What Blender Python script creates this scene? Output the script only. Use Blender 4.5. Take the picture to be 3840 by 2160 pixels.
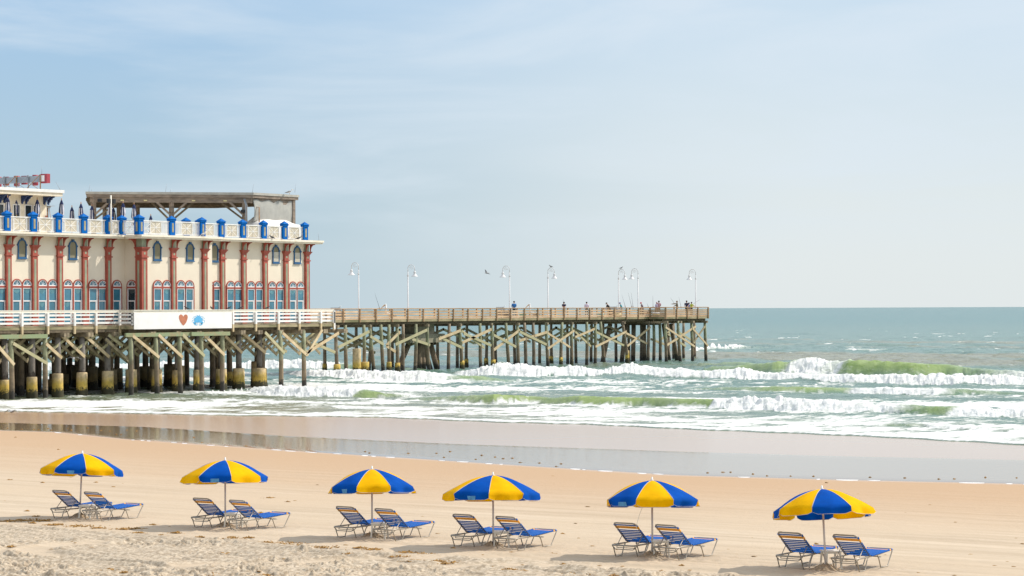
import bpy, math, random
import numpy as np
from mathutils import Vector, Matrix
random.seed(7)
S = bpy.context.scene
for _o in list(bpy.data.objects): bpy.data.objects.remove(_o)
C = S.collection
PI = math.pi
# ---------------------------------------------------------------- camera
# world frame: x runs along the shore, y runs out to sea (the pier's direction), z up, mean sea level z = 0
F = 8900.0; EYE = 6.45; CR, SR = .8171, .5765; ROLL = .00444; HOR = 79.1
cam_d = bpy.data.cameras.new('camera'); cam = bpy.data.objects.new('camera', cam_d); C.objects.link(cam)
cam_d.sensor_width = 36; cam_d.lens = 36*F/3840; cam_d.clip_start = .5; cam_d.clip_end = 200000
YAW = math.atan2(SR, CR)
cam.matrix_world = (Matrix.Translation((0, 0, EYE)) @ Matrix.Rotation(YAW, 4, 'Z')
                    @ Matrix.Rotation(PI/2+math.atan(HOR/F), 4, 'X') @ Matrix.Rotation(-ROLL, 4, 'Z'))
S.camera = cam
# ---------------------------------------------------------------- light
SUN_R, SUN_S, SUN_EL = .60, .80, math.radians(43)
W = bpy.data.worlds.new('World'); S.world = W; W.use_nodes = True
wt = W.node_tree; wt.nodes.clear()
def wn(t, **k):
    n = wt.nodes.new(t)
    for a, v in k.items(): setattr(n, a, v)
    return n
sky = wn('ShaderNodeTexSky', sky_type='NISHITA', sun_disc=False)
sky.sun_elevation = SUN_EL; sky.sun_rotation = math.atan2(SUN_R, SUN_S)
sky.air_density = 1.0; sky.dust_density = .35; sky.ozone_density = 1.0; sky.altitude = 0
tc = wn('ShaderNodeTexCoord')
mp = wn('ShaderNodeMapping'); mp.inputs['Rotation'].default_value = (0, 0, -YAW)
mp2 = wn('ShaderNodeMapping'); mp2.inputs['Scale'].default_value = (1.0, 1.0, 5.5); mp2.inputs['Rotation'].default_value = (0, math.radians(-9), 0)
wt.links.new(tc.outputs['Generated'], mp.inputs['Vector']); wt.links.new(mp.outputs['Vector'], mp2.inputs['Vector'])
def wmath(op, a, b=None, c=None):
    n = wn('ShaderNodeMath', operation=op)
    for i, v in enumerate((a, b, c)):
        if v is None: continue
        if isinstance(v, (int, float)): n.inputs[i].default_value = v
        else: wt.links.new(v, n.inputs[i])
    return n.outputs[0]
def wrng(v, a, b, c=0., d=1.):
    n = wn('ShaderNodeMapRange', interpolation_type='SMOOTHSTEP'); n.inputs['From Min'].default_value = a; n.inputs['From Max'].default_value = b; n.inputs['To Min'].default_value = c; n.inputs['To Max'].default_value = d
    wt.links.new(v, n.inputs['Value']); return n.outputs[0]
def wmix(f, A, B):
    n = wn('ShaderNodeMix', data_type='RGBA'); wt.links.new(f, n.inputs['Factor'])
    for k, v in (('A', A), ('B', B)):
        if isinstance(v, tuple): n.inputs[k].default_value = (*v, 1)
        else: wt.links.new(v, n.inputs[k])
    return n.outputs['Result']
def wnoise(sc, det=7, dist=.4, vec=None):
    n = wn('ShaderNodeTexNoise'); n.inputs['Scale'].default_value = sc; n.inputs['Detail'].default_value = det; n.inputs['Roughness'].default_value = .55; n.inputs['Distortion'].default_value = dist
    wt.links.new(vec or mp2.outputs['Vector'], n.inputs['Vector']); return n.outputs['Fac']
sx = wn('ShaderNodeSeparateXYZ'); wt.links.new(mp.outputs['Vector'], sx.inputs[0])
X_, Y_, Z_ = sx.outputs
big = wnoise(3.0, 3, .6)
side_ = wrng(wmath('MULTIPLY_ADD', wmath('SUBTRACT', big, .5), .13, X_), -.17, .13)
veil = wmix(side_, (3.05, 4.05, 4.72), (5.1, 5.5, 5.65))
veil = wmix(wrng(Z_, .02, .16), veil, wmix(side_, (2.45, 3.85, 5.5), (4.0, 5.0, 5.95)))
cl_ = wrng(wnoise(5.0, 8, .55), .40, .72, 0, .68)
veil = wmix(wmath('MULTIPLY', cl_, wrng(Z_, .01, .06)), veil, (4.9, 5.5, 6.1))
veil = wmix(wrng(Z_, .16, .5), veil, (7.6, 8.2, 8.9))  # upper dome brightened out of view to add ambient fill
mixf = wrng(Z_, .18, .9, .94, .6)
tint_out = wmix(mixf, sky.outputs['Color'], veil)
bg = wn('ShaderNodeBackground'); bg.inputs['Strength'].default_value = .11
wo = wn('ShaderNodeOutputWorld')
wt.links.new(tint_out, bg.inputs['Color']); wt.links.new(bg.outputs['Background'], wo.inputs['Surface'])
sl = bpy.data.lights.new('sun', 'SUN'); sl.energy = 3.1; sl.angle = math.radians(.6); sl.color = (1, .945, .87)
so = bpy.data.objects.new('sun', sl); C.objects.link(so)
sd = Vector((SUN_R*math.cos(SUN_EL), SUN_S*math.cos(SUN_EL), math.sin(SUN_EL)))
so.rotation_euler = sd.to_track_quat('Z', 'Y').to_euler()
S.view_settings.view_transform = 'Standard'; S.view_settings.look = 'None'; S.view_settings.gamma = 1; S.view_settings.exposure = .42
S.render.engine = 'CYCLES'
# ---------------------------------------------------------------- pixel -> world helpers (measuring the place from the photo)
def lvl(px, py=1159):
    dx, dy = px-1920, py-1080
    return (dx-ROLL*dy)/F, ROLL*dx+dy-HOR
def rs(a, D): return (a*CR-SR)*D, (a*SR+CR)*D
def P(px, py, z=0.0):
    a, d = lvl(px, py); D = (EYE-z)*F/d
    return rs(a, D)
def on_r(px, r, py=1159):
    a, d = lvl(px, py); D = r/(a*CR-SR)
    return (a*SR+CR)*D
def z_at(px, py, r):
    a, d = lvl(px, py); D = r/(a*CR-SR)
    return EYE-d*D/F
def at_top(px, py, z):          # point of height z (above the eye) seen at that pixel
    return P(px, py, z)
# ---------------------------------------------------------------- object helpers
def tag(o, label=None, cat=None, group=None, kind=None):
    if label: o['label'] = label
    if cat: o['category'] = cat
    if group: o['group'] = group
    if kind: o['kind'] = kind
    return o
def empty(name, loc=(0, 0, 0), rz=0.0, label=None, cat=None, group=None):
    o = bpy.data.objects.new(name, None); C.objects.link(o); o.location = loc; o.rotation_euler = (0, 0, rz)
    o.empty_display_size = .3
    return tag(o, label, cat, group)
def copy_tree(o, parent=None):
    c = o.copy(); C.objects.link(c); c.parent = parent
    if 'label' in c and parent is None: del c['label']
    for ch in list(o.children): copy_tree(ch, c)
    return c
class MB:
    def __init__(s): s.v = []; s.f = []; s.m = []; s.sm = []
    def add(s, vs, fs, mi=0, sm=False):
        b = len(s.v); s.v += [tuple(v) for v in vs]
        for f in fs: s.f.append([i+b for i in f]); s.m.append(mi); s.sm.append(sm)
        return s
    def box(s, x0, x1, y0, y1, z0, z1, mi=0):
        vs = [(x, y, z) for z in (z0, z1) for y in (y0, y1) for x in (x0, x1)]
        return s.add(vs, [(0, 2, 3, 1), (4, 5, 7, 6), (0, 1, 5, 4), (2, 6, 7, 3), (0, 4, 6, 2), (1, 3, 7, 5)], mi)
    def beam(s, p0, p1, w, h, mi=0, up=(0, 0, 1)):
        p0, p1 = Vector(p0), Vector(p1); d = (p1-p0).normalized(); u = Vector(up)
        if abs(d.dot(u)) > .98: u = Vector((1, 0, 0))
        x = d.cross(u).normalized(); y = x.cross(d).normalized()
        vs = [p+x*(a*w/2)+y*(b*h/2) for p in (p0, p1) for a, b in ((-1, -1), (1, -1), (1, 1), (-1, 1))]
        return s.add(vs, [(3, 2, 1, 0), (4, 5, 6, 7), (0, 1, 5, 4), (1, 2, 6, 5), (2, 3, 7, 6), (3, 0, 4, 7)], mi)
    def tube(s, pts, rad, n=8, mi=0, closed=False, cap=True):
        pts = [Vector(p) for p in pts]; N = len(pts)
        if not isinstance(rad, (list, tuple)): rad = [rad]*N
        vs = []; prev = None
        for i, p in enumerate(pts):
            if closed: d = pts[(i+1) % N]-pts[i-1]
            else: d = pts[min(i+1, N-1)]-pts[max(i-1, 0)]
            d.normalize()
            if prev is None:
                u = Vector((0, 0, 1)) if abs(d.z) < .9 else Vector((1, 0, 0)); x = d.cross(u).normalized()
            else: x = (prev-d*prev.dot(d)).normalized()
            prev = x; y = d.cross(x)
            vs += [p+(x*math.cos(2*PI*k/n)+y*math.sin(2*PI*k/n))*rad[i] for k in range(n)]
        fs = []
        for i in range(N if closed else N-1):
            j = (i+1) % N
            fs += [(i*n+k, i*n+(k+1) % n, j*n+(k+1) % n, j*n+k) for k in range(n)]
        s.add(vs, fs, mi, True)
        if cap and not closed:
            b = len(s.v)-len(vs)
            s.f += [[b+k for k in range(n)][::-1], [b+(N-1)*n+k for k in range(n)]]; s.m += [mi, mi]; s.sm += [False, False]
        return s
    def lathe(s, prof, c=(0, 0, 0), n=16, mi=0, sm=True, jit=0):
        vs = []
        for r, z in prof:
            for k in range(n):
                q = r*(1+random.uniform(-jit, jit)); vs.append((c[0]+q*math.cos(2*PI*k/n), c[1]+q*math.sin(2*PI*k/n), c[2]+z))
        fs = [(i*n+k, i*n+(k+1) % n, (i+1)*n+(k+1) % n, (i+1)*n+k) for i in range(len(prof)-1) for k in range(n)]
        s.add(vs, fs, mi, sm)
        b = len(s.v)-len(vs)
        if prof[0][0] > 1e-4: s.f.append([b+k for k in range(n)][::-1]); s.m.append(mi); s.sm.append(False)
        if prof[-1][0] > 1e-4: s.f.append([b+(len(prof)-1)*n+k for k in range(n)]); s.m.append(mi); s.sm.append(False)
        return s
    def prism(s, poly, fn0, fn1, mi=0):           # polygon (u,v) mapped by two functions to 3-D: front and back
        n = len(poly); vs = [fn0(*p) for p in poly]+[fn1(*p) for p in poly]
        fs = [list(range(n)), list(range(2*n-1, n-1, -1))]+[(i, n+i, n+(i+1) % n, (i+1) % n) for i in range(n)]
        return s.add(vs, fs, mi)
    def ring(s, out, inn, fn0, fn1, mi=0):        # band between two outlines of equal length
        n = len(out); vs = [fn1(*p) for p in out]+[fn1(*p) for p in inn]+[fn0(*p) for p in out]+[fn0(*p) for p in inn]
        fs = []
        for i in range(n):
            j = (i+1) % n
            fs += [(i, j, n+j, n+i), (2*n+i, 3*n+i, 3*n+j, 2*n+j), (i, 2*n+i, 2*n+j, j), (n+i, n+j, 3*n+j, 3*n+i)]
        return s.add(vs, fs, mi)
    def build(s, name, mats, parent=None, loc=None):
        me = bpy.data.meshes.new(name); me.from_pydata(s.v, [], s.f)
        if not isinstance(mats, (list, tuple)): mats = [mats]
        for m in mats: me.materials.append(m)
        me.polygons.foreach_set('material_index', s.m); me.polygons.foreach_set('use_smooth', s.sm)
        me.update()
        o = bpy.data.objects.new(name, me); C.objects.link(o); o.parent = parent
        if loc: o.location = loc
        return o
# ---------------------------------------------------------------- materials
def mat(name, col, rough=.7, var=.15, scale=3.0, bump=0.0, bscale=None, metal=0.0, spec=.5, col2=None, stretch=(1, 1, 1), trans=0, thr=(.35, .65), sheen=0):
    m = bpy.data.materials.new(name); m.use_nodes = True; t = m.node_tree; b = t.nodes['Principled BSDF']
    b.inputs['Roughness'].default_value = rough; b.inputs['Metallic'].default_value = metal
    b.inputs['Specular IOR Level'].default_value = spec
    if trans: b.inputs['Subsurface Weight'].default_value = trans; b.inputs['Subsurface Radius'].default_value = (.05, .05, .05)
    tcn = t.nodes.new('ShaderNodeTexCoord'); mpn = t.nodes.new('ShaderNodeMapping'); mpn.inputs['Scale'].default_value = stretch
    t.links.new(tcn.outputs['Object'], mpn.inputs['Vector'])
    n = t.nodes.new('ShaderNodeTexNoise'); n.inputs['Scale'].default_value = scale; n.inputs['Detail'].default_value = 5; n.inputs['Roughness'].default_value = .6
    t.links.new(mpn.outputs['Vector'], n.inputs['Vector'])
    r = t.nodes.new('ShaderNodeMapRange'); r.inputs['From Min'].default_value = thr[0]; r.inputs['From Max'].default_value = thr[1]
    t.links.new(n.outputs['Fac'], r.inputs['Value'])
    mx = t.nodes.new('ShaderNodeMix'); mx.data_type = 'RGBA'
    c2 = col2 if col2 else tuple(c*(1-var) for c in col)
    c1 = col if col2 else tuple(min(1, c*(1+var*.6)) for c in col)
    mx.inputs['A'].default_value = (*c1, 1); mx.inputs['B'].default_value = (*c2, 1)
    t.links.new(r.outputs['Result'], mx.inputs['Factor']); t.links.new(mx.outputs['Result'], b.inputs['Base Color'])
    if bump:
        bn = t.nodes.new('ShaderNodeTexNoise'); bn.inputs['Scale'].default_value = bscale or scale*6; bn.inputs['Detail'].default_value = 4
        t.links.new(mpn.outputs['Vector'], bn.inputs['Vector'])
        bp = t.nodes.new('ShaderNodeBump'); bp.inputs['Strength'].default_value = bump; bp.inputs['Distance'].default_value = .02
        t.links.new(bn.outputs['Fac'], bp.inputs['Height']); t.links.new(bp.outputs['Normal'], b.inputs['Normal'])
    return m
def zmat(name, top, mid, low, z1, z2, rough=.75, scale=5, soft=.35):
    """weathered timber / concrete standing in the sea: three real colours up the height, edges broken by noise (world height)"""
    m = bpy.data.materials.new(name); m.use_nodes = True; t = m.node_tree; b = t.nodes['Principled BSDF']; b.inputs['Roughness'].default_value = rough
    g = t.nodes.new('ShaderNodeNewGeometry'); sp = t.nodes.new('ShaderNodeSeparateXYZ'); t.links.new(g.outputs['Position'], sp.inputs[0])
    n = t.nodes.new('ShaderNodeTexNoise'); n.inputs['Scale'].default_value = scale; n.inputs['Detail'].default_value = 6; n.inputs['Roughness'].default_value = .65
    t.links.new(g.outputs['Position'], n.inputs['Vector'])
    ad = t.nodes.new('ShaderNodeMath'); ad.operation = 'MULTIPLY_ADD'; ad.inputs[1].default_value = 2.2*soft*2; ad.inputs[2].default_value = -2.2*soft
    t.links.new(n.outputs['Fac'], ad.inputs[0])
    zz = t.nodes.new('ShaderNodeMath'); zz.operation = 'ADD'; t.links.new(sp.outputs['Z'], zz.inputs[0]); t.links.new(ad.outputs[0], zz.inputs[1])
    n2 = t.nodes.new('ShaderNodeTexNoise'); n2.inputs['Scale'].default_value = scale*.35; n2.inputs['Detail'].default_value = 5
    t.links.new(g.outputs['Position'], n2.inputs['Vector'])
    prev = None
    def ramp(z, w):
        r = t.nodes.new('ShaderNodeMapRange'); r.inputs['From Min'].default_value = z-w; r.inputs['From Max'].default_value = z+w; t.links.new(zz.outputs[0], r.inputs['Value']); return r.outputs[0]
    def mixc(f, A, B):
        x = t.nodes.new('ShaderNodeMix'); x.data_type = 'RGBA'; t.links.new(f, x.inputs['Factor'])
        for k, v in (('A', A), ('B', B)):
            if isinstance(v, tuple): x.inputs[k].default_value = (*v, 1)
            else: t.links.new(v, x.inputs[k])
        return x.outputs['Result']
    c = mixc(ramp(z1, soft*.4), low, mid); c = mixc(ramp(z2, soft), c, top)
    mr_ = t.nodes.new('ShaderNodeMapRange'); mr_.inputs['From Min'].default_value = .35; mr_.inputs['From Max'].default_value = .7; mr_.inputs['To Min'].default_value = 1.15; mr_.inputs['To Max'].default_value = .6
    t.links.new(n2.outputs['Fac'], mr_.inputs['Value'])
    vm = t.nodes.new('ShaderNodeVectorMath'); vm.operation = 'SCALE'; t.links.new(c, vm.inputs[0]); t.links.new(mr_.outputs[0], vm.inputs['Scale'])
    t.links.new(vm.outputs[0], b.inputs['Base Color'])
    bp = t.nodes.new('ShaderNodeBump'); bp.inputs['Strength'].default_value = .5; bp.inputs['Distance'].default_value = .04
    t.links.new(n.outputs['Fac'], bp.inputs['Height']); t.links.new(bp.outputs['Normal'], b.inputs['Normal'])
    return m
M = {}
M['stucco'] = mat('stucco', (.75, .655, .51), .9, .04, .8, .08, 20)
M['stucco_trim'] = mat('stucco_trim', (.74, .65, .50), .8, .12, 2)
M['ledge'] = mat('ledge', (.80, .72, .58), .7, .2, 1.5, col2=(.62, .50, .30), thr=(.5, .8))
M['red'] = mat('red_paint', (.36, .075, .045), .6, .18, 2.0)
M['green_inlay'] = mat('sage_paint', (.30, .33, .22), .7, .15, 2)
M['blue'] = mat('blue_paint', (.0, .115, .40), .7, .10, 2, spec=.1)
M['blue_trim'] = mat('teal_blue_paint', (.02, .10, .22), .5, .15, 3)
M['navy'] = mat('navy_paint', (.01, .035, .13), .5, .15, 3)
M['shutter'] = mat('shutter_panel', (.24, .21, .13), .8, .12, 2)
M['white'] = mat('white_paint', (.80, .77, .72), .55, .10, 2.5)
M['vinyl'] = mat('white_vinyl', (.82, .80, .77), .4, .05, 2)
M['offwhite'] = mat('cream_paint', (.80, .74, .62), .6, .14, 2.0, col2=(.66, .54, .36), thr=(.55, .8))
M['beige_panel'] = mat('beige_panel', (.56, .49, .37), .8, .12, 2)
M['post_inset'] = mat('khaki_inset', (.36, .31, .18), .8, .25, 3)
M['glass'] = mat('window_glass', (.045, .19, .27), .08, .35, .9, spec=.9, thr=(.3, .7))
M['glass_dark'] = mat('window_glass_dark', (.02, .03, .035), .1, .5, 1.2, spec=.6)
M['rail_wood'] = mat('new_rail_timber', (.60, .39, .22), .8, .25, 2.5, .3, stretch=(1, .2, 1))
M['rail_post'] = mat('rail_post_timber', (.42, .27, .15), .8, .3, 4, .3)
M['old_wood'] = mat('weathered_timber', (.38, .30, .19), .85, .4, 2.2, .5, stretch=(1, .3, 1), col2=(.13, .10, .065))
M['dark_wood'] = mat('dark_timber', (.15, .115, .07), .85, .4, 2.5, .5)  # darker brown timber for stringers, rafters and crib
M['fascia'] = mat('pier_fascia_timber', (.42, .34, .20), .85, .4, 1.8, .4, col2=(.16, .15, .07), stretch=(1, .25, 1))
M['green_wood'] = mat('treated_green_timber', (.25, .30, .16), .85, .3, 1.6, .4, col2=(.34, .22, .11), thr=(.45, .75))
M['brace_light'] = mat('pale_brace_timber', (.62, .49, .30), .85, .3, 1.6, .4, col2=(.42, .29, .14), thr=(.4, .75))
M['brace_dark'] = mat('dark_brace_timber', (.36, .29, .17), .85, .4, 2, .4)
M['pergola_wood'] = mat('grey_pergola_timber', (.26, .20, .15), .85, .35, 1.4, .5, stretch=(1, 1, 4))
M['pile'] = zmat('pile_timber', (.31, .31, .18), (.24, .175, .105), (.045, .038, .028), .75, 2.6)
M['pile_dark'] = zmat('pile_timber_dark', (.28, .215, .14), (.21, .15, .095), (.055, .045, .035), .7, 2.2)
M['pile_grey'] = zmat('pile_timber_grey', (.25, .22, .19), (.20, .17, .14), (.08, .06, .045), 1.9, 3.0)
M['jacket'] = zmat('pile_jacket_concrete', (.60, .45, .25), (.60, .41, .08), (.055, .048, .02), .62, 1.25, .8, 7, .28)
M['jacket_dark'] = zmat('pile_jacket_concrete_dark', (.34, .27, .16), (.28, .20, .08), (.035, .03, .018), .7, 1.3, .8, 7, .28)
M['lamp_white'] = mat('white_enamel', (.66, .63, .61), .4, .05, 2)
M['alu'] = mat('chaise_tube', (.33, .29, .23), .4, .12, 5, metal=.25)
M['strap_blue'] = mat('blue_vinyl_strap', (.012, .125, .48), .6, .12, 6, spec=.15)
M['strap_yellow'] = mat('yellow_vinyl_strap', (.88, .37, .01), .4, .08, 6)
M['plastic'] = mat('cream_plastic', (.72, .66, .55), .45, .08, 3)
M['cloth_blue'] = mat('blue_canopy_cloth', (.0, .085, .44), .85, .16, 2.2, .25, 5, spec=.1)
M['cloth_yellow'] = mat('yellow_canopy_cloth', (.95, .50, .0), .85, .12, 2.2, .25, 5, spec=.1)
M['cloth_patch'] = mat('faded_blue_patch', (.12, .36, .62), .8, .3, 12)
M['piping'] = mat('white_piping', (.52, .51, .52), .6, .05, 3)
M['pole_white'] = mat('umbrella_pole_metal', (.62, .56, .50), .4, .1, 4, metal=.2)
M['clump'] = mat('dried_seaweed', (.36, .19, .045), .9, .5, 9, .6)
M['dig'] = mat('dug_damp_sand', (.40, .29, .18), .95, .35, 14, .8)
M['tarp'] = mat('translucent_tarp', (.66, .64, .58), .5, .12, 1.2, .5, 3)
M['tarp_white'] = mat('white_furniture_cover', (.82, .77, .70), .6, .08, 1.5, .4, 3)
M['ledge_grey'] = mat('grey_roof_edge', (.42, .39, .33), .7, .15, 2)
M['board_white'] = mat('board_white_paint', (.80, .775, .745), .6, .05, 1.2, col2=(.74, .71, .66), thr=(.45, .8))
M['conc'] = mat('mossy_concrete', (.30, .27, .19), .85, .3, 2, .4)
M['steel'] = mat('galvanised_steel', (.33, .35, .37), .45, .2, 2, metal=.3)
M['rust'] = mat('rusty_steel', (.36, .20, .10), .7, .4, 4)
M['letter_red'] = mat('red_letter_edge', (.34, .04, .055), .5, .1, 3)
M['black'] = mat('black_plastic', (.012, .013, .015), .5, .3, 5)
M['amber'] = mat('pale_light_cover', (.72, .62, .30), .5, .05, 5)
M['heart'] = mat('terracotta_paint', (.50, .17, .085), .6, .15, 4)
M['crab'] = mat('light_blue_paint', (.10, .40, .66), .6, .05, 4)
M['skin'] = mat('skin', (.48, .27, .18), .6, .06, 4)
M['skin_dark'] = mat('skin_dark', (.24, .13, .085), .6, .06, 4)
M['hair'] = mat('dark_hair', (.03, .022, .018), .8, .3, 9)
M['feather_grey'] = mat('grey_feathers', (.30, .29, .28), .8, .2, 12)
M['feather_white'] = mat('white_feathers', (.75, .73, .70), .8, .1, 12)
M['feather_dark'] = mat('dark_feathers', (.03, .03, .035), .6, .2, 12)
M['bill'] = mat('orange_bill', (.6, .3, .06), .5, .1, 6)
def cloth(name, c): return mat(name, c, .85, .15, 5)
# ---------------------------------------------------------------- numpy noise
def _h(i, j, seed):
    x = (i.astype(np.int64)*374761393+j.astype(np.int64)*668265263+seed*1442695041) & 0xffffffff
    x = ((x ^ (x >> 13))*1274126177) & 0xffffffff
    x = (x ^ (x >> 16)) & 0xffffffff
    return x.astype(np.float64)/4294967295.0
def vn(x, y, seed=0):
    i = np.floor(x); j = np.floor(y); fx = x-i; fy = y-j
    fx = fx*fx*fx*(fx*(fx*6-15)+10); fy = fy*fy*fy*(fy*(fy*6-15)+10)
    a = _h(i, j, seed); b = _h(i+1, j, seed); c = _h(i, j+1, seed); d = _h(i+1, j+1, seed)
    return (a*(1-fx)+b*fx)*(1-fy)+(c*(1-fx)+d*fx)*fy
def fbm(x, y, seed=0, o=4, g=.5):
    t = 0; a = 1; n = 0
    for k in range(o):
        cs, sn = math.cos(.5*k), math.sin(.5*k)
        t = t+a*vn((x*cs-y*sn)*2**k, (x*sn+y*cs)*2**k, seed+17*k); n += a; a *= g
    return t/n
def sst(a, b, x):
    t = np.clip((x-a)/(b-a), 0, 1); return t*t*(3-2*t)
def grid_obj(name, r, s, z, attrs, m, kind='structure'):
    nr, nc = r.shape
    me = bpy.data.meshes.new(name); me.vertices.add(nr*nc)
    me.vertices.foreach_set('co', np.stack([r, s, z], -1).reshape(-1).astype(np.float32))
    idx = np.arange(nr*nc).reshape(nr, nc)
    q = np.stack([idx[:-1, :-1], idx[:-1, 1:], idx[1:, 1:], idx[1:, :-1]], -1).reshape(-1, 4)
    me.loops.add(q.size); me.polygons.add(len(q))
    me.loops.foreach_set('vertex_index', q.reshape(-1)); me.polygons.foreach_set('loop_start', np.arange(0, q.size, 4))
    me.polygons.foreach_set('use_smooth', np.ones(len(q), bool)); me.update(calc_edges=True)
    for k, v in attrs.items():
        at = me.attributes.new(k, 'FLOAT', 'POINT'); at.data.foreach_set('value', v.reshape(-1).astype(np.float32))
    me.materials.append(m); o = bpy.data.objects.new(name, me); C.objects.link(o); tag(o, kind=kind)
    if me.polygons[len(q)//2].normal.z < 0: me.flip_normals()
    return o
# ================================================================ BEACH
EDGE = [(-900, 1534), (0, 1543), (500, 1551), (900, 1560), (1405, 1566), (1909, 1586), (2200, 1594), (2540, 1609), (3045, 1628), (3297, 1638), (3840, 1668), (4600, 1712)]
_e = np.array([P(a, b, 0) for a, b in EDGE])
def s_edge(r): return np.interp(r, _e[:, 0], _e[:, 1])+.5*(fbm(r/9, r*0+3, 5, 3)-.5)*2.2+.18*np.sin(r*1.7)
_lo = np.array([P(a, b, .115) for a, b in [(-900, 1598), (0, 1614), (230, 1621), (500, 1648), (800, 1668), (1100, 1690), (1700, 1728), (2100, 1754), (2540, 1781), (3100, 1797), (3840, 1814), (4600, 1840)]])
_hi = np.array([P(a, b, .115) for a, b in [(-900, 1575), (0, 1583), (550, 1599), (1100, 1634), (1700, 1662), (2540, 1690), (3100, 1706), (3840, 1722), (4600, 1740)]])
def s_lo(r): return np.interp(r, _lo[:, 0], _lo[:, 1])
def s_hi(r): return np.interp(r, _hi[:, 0], _hi[:, 1])
def fan(cols, deltas):
    a = (np.array(cols)-1920)/F; D = EYE*F/np.array(deltas)
    A, DD = np.meshgrid(a, D); return (A*CR-SR)*DD, (A*SR+CR)*DD, DD
def base_sand(r, s):
    lo, hi, ed = s_lo(r), s_hi(r), s_edge(r)
    z = .115+np.clip(lo-s, 0, 200)*.0098+np.clip(lo-s-12, 0, 200)*.0012
    t = np.clip((s-lo)/(hi-lo), 0, 1); mid = .115-.035*np.sin(PI*t)**.7
    u = np.clip((s-hi)/(ed-hi), 0, 3)
    out = .115+.012*np.sin(PI*np.clip(u, 0, 1))-.115*u**1.3
    out = np.where(u > 1, -.0-.02*(s-ed), out)
    z = np.where(s > lo, mid, z); z = np.where(s > hi, out, z)
    return np.clip(z, -3, 3)
def churn_amt(r, s): return sst(47.2, 45.6, s+.9*(fbm(r/6, s/3, 31, 3)-.5)*2)
cols = list(np.arange(-1500, -60, 30))+list(np.arange(-60, 3900, 3.4))+list(np.arange(3900, 5600, 30))
dl = list(np.arange(330, 800, 1.6))+list(np.arange(800, 1130, 1.0))+list(np.arange(1130, 1500, 10))+[1600, 1800, 2100, 2600, 3300, 5000, 9000]
r, s, D = fan(cols, dl)
z = base_sand(r, s)
ch = churn_amt(r, s)
clod = sst(.50, .68, fbm(r*2.4, s*2.6, 41, 5, .68)); hol = sst(.52, .66, fbm(r*1.5, s*2.2, 40, 4, .6)); cm = .35+1.6*sst(.40, .66, fbm(r*.55, s*.42, 43, 3))
trk = fbm(r*.25, s*2.1+.5*fbm(r*.15, s*.2, 45), 42, 3)
dryz = sst(0, 12, s_lo(r)-s)
z = z+ch*((clod*.038-hol*.040)*cm+(trk-.5)*.15+(fbm(r*11, s*6.5, 44, 3)-.5)*.03*cm+.035*np.clip(np.sin(s*9+2.5*fbm(r*.3, s*.5, 48, 2)*6)*sst(.5, .62, fbm(r*.12, s*.6, 49, 3)), -1, 1))
z = z+dryz*(1-ch)*((fbm(r*.12, s*2.6, 46, 3)-.5)*.034*(.4+1.2*sst(.4, .65, fbm(r*.05, s*.12, 54, 2)))+(fbm(r*1.6, s*1.1, 47, 3)-.5)*.020)
# two smooth wheel ruts curving through the churned sand, lower left
for pl in ([(-120, 2110), (-40, 2088), (20, 2072), (90, 2058), (180, 2046), (330, 2034), (430, 2030)], [(200, 2092), (150, 2084), (125, 2072), (140, 2060), (200, 2050), (330, 2041)], [(700, 2130), (1100, 2112), (1500, 2096), (1900, 2088), (2300, 2098)], [(1500, 2132), (1900, 2120), (2300, 2126), (2700, 2150)]):
    q = np.array([P(a_, b_, .45) for a_, b_ in pl]); dm = np.full_like(r, 1e9)
    near_ = (s < 50)
    for (x0, y0), (x1, y1) in zip(q[:-1], q[1:]):
        L2 = (x1-x0)**2+(y1-y0)**2; tt_ = np.clip(((r-x0)*(x1-x0)+(s-y0)*(y1-y0))/L2, 0, 1); dm = np.minimum(dm, np.sqrt((r-x0-tt_*(x1-x0))**2+(s-y0-tt_*(y1-y0))**2))
    m_ = np.exp(-(dm/.42)**4)*near_; zb_ = base_sand(r, s)-.035
    z = z*(1-.85*m_)+zb_*.85*m_; z = z+.035*np.exp(-((dm-.58)/.14)**2)*near_; ch = ch*(1-.9*m_)
mounds = []
UB = [(300, 1943), (846, 1977), (1396, 2017), (1850, 2052), (2446, 2090), (3096, 2138)]
for px, py in UB:
    q = P(px, py, .45); mounds.append(q)
    dd = np.sqrt((r-q[0])**2+(s-q[1])**2)
    z = z+.05*np.exp(-(dd/.4)**2)
    z = z+(fbm(r*4.5, s*3.5, 51, 3)-.5)*.07*np.exp(-(dd/1.9)**2)
damp = sst(26, 2, s_lo(r)-s+3*(fbm(r/14, s/3, 52, 3)-.5))
wet = sst(-1.2, .6, s-s_lo(r)+.5*(fbm(r/3, s/1.0, 53, 3)-.5))
bar_tint = sst(60, 105, -r)
sm = bpy.data.materials.new('beach_sand'); sm.use_nodes = True; t = sm.node_tree; b = t.nodes['Principled BSDF']
def attr(t, n): x = t.nodes.new('ShaderNodeAttribute'); x.attribute_name = n; return x.outputs['Fac']
def mixn(t, f, A, B, bt='MIX'):
    x = t.nodes.new('ShaderNodeMix'); x.data_type = 'RGBA'; x.blend_type = bt
    if isinstance(f, float): x.inputs['Factor'].default_value = f
    else: t.links.new(f, x.inputs['Factor'])
    for k, v in (('A', A), ('B', B)):
        if isinstance(v, tuple): x.inputs[k].default_value = (*v, 1)
        else: t.links.new(v, x.inputs[k])
    return x.outputs['Result']
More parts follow.
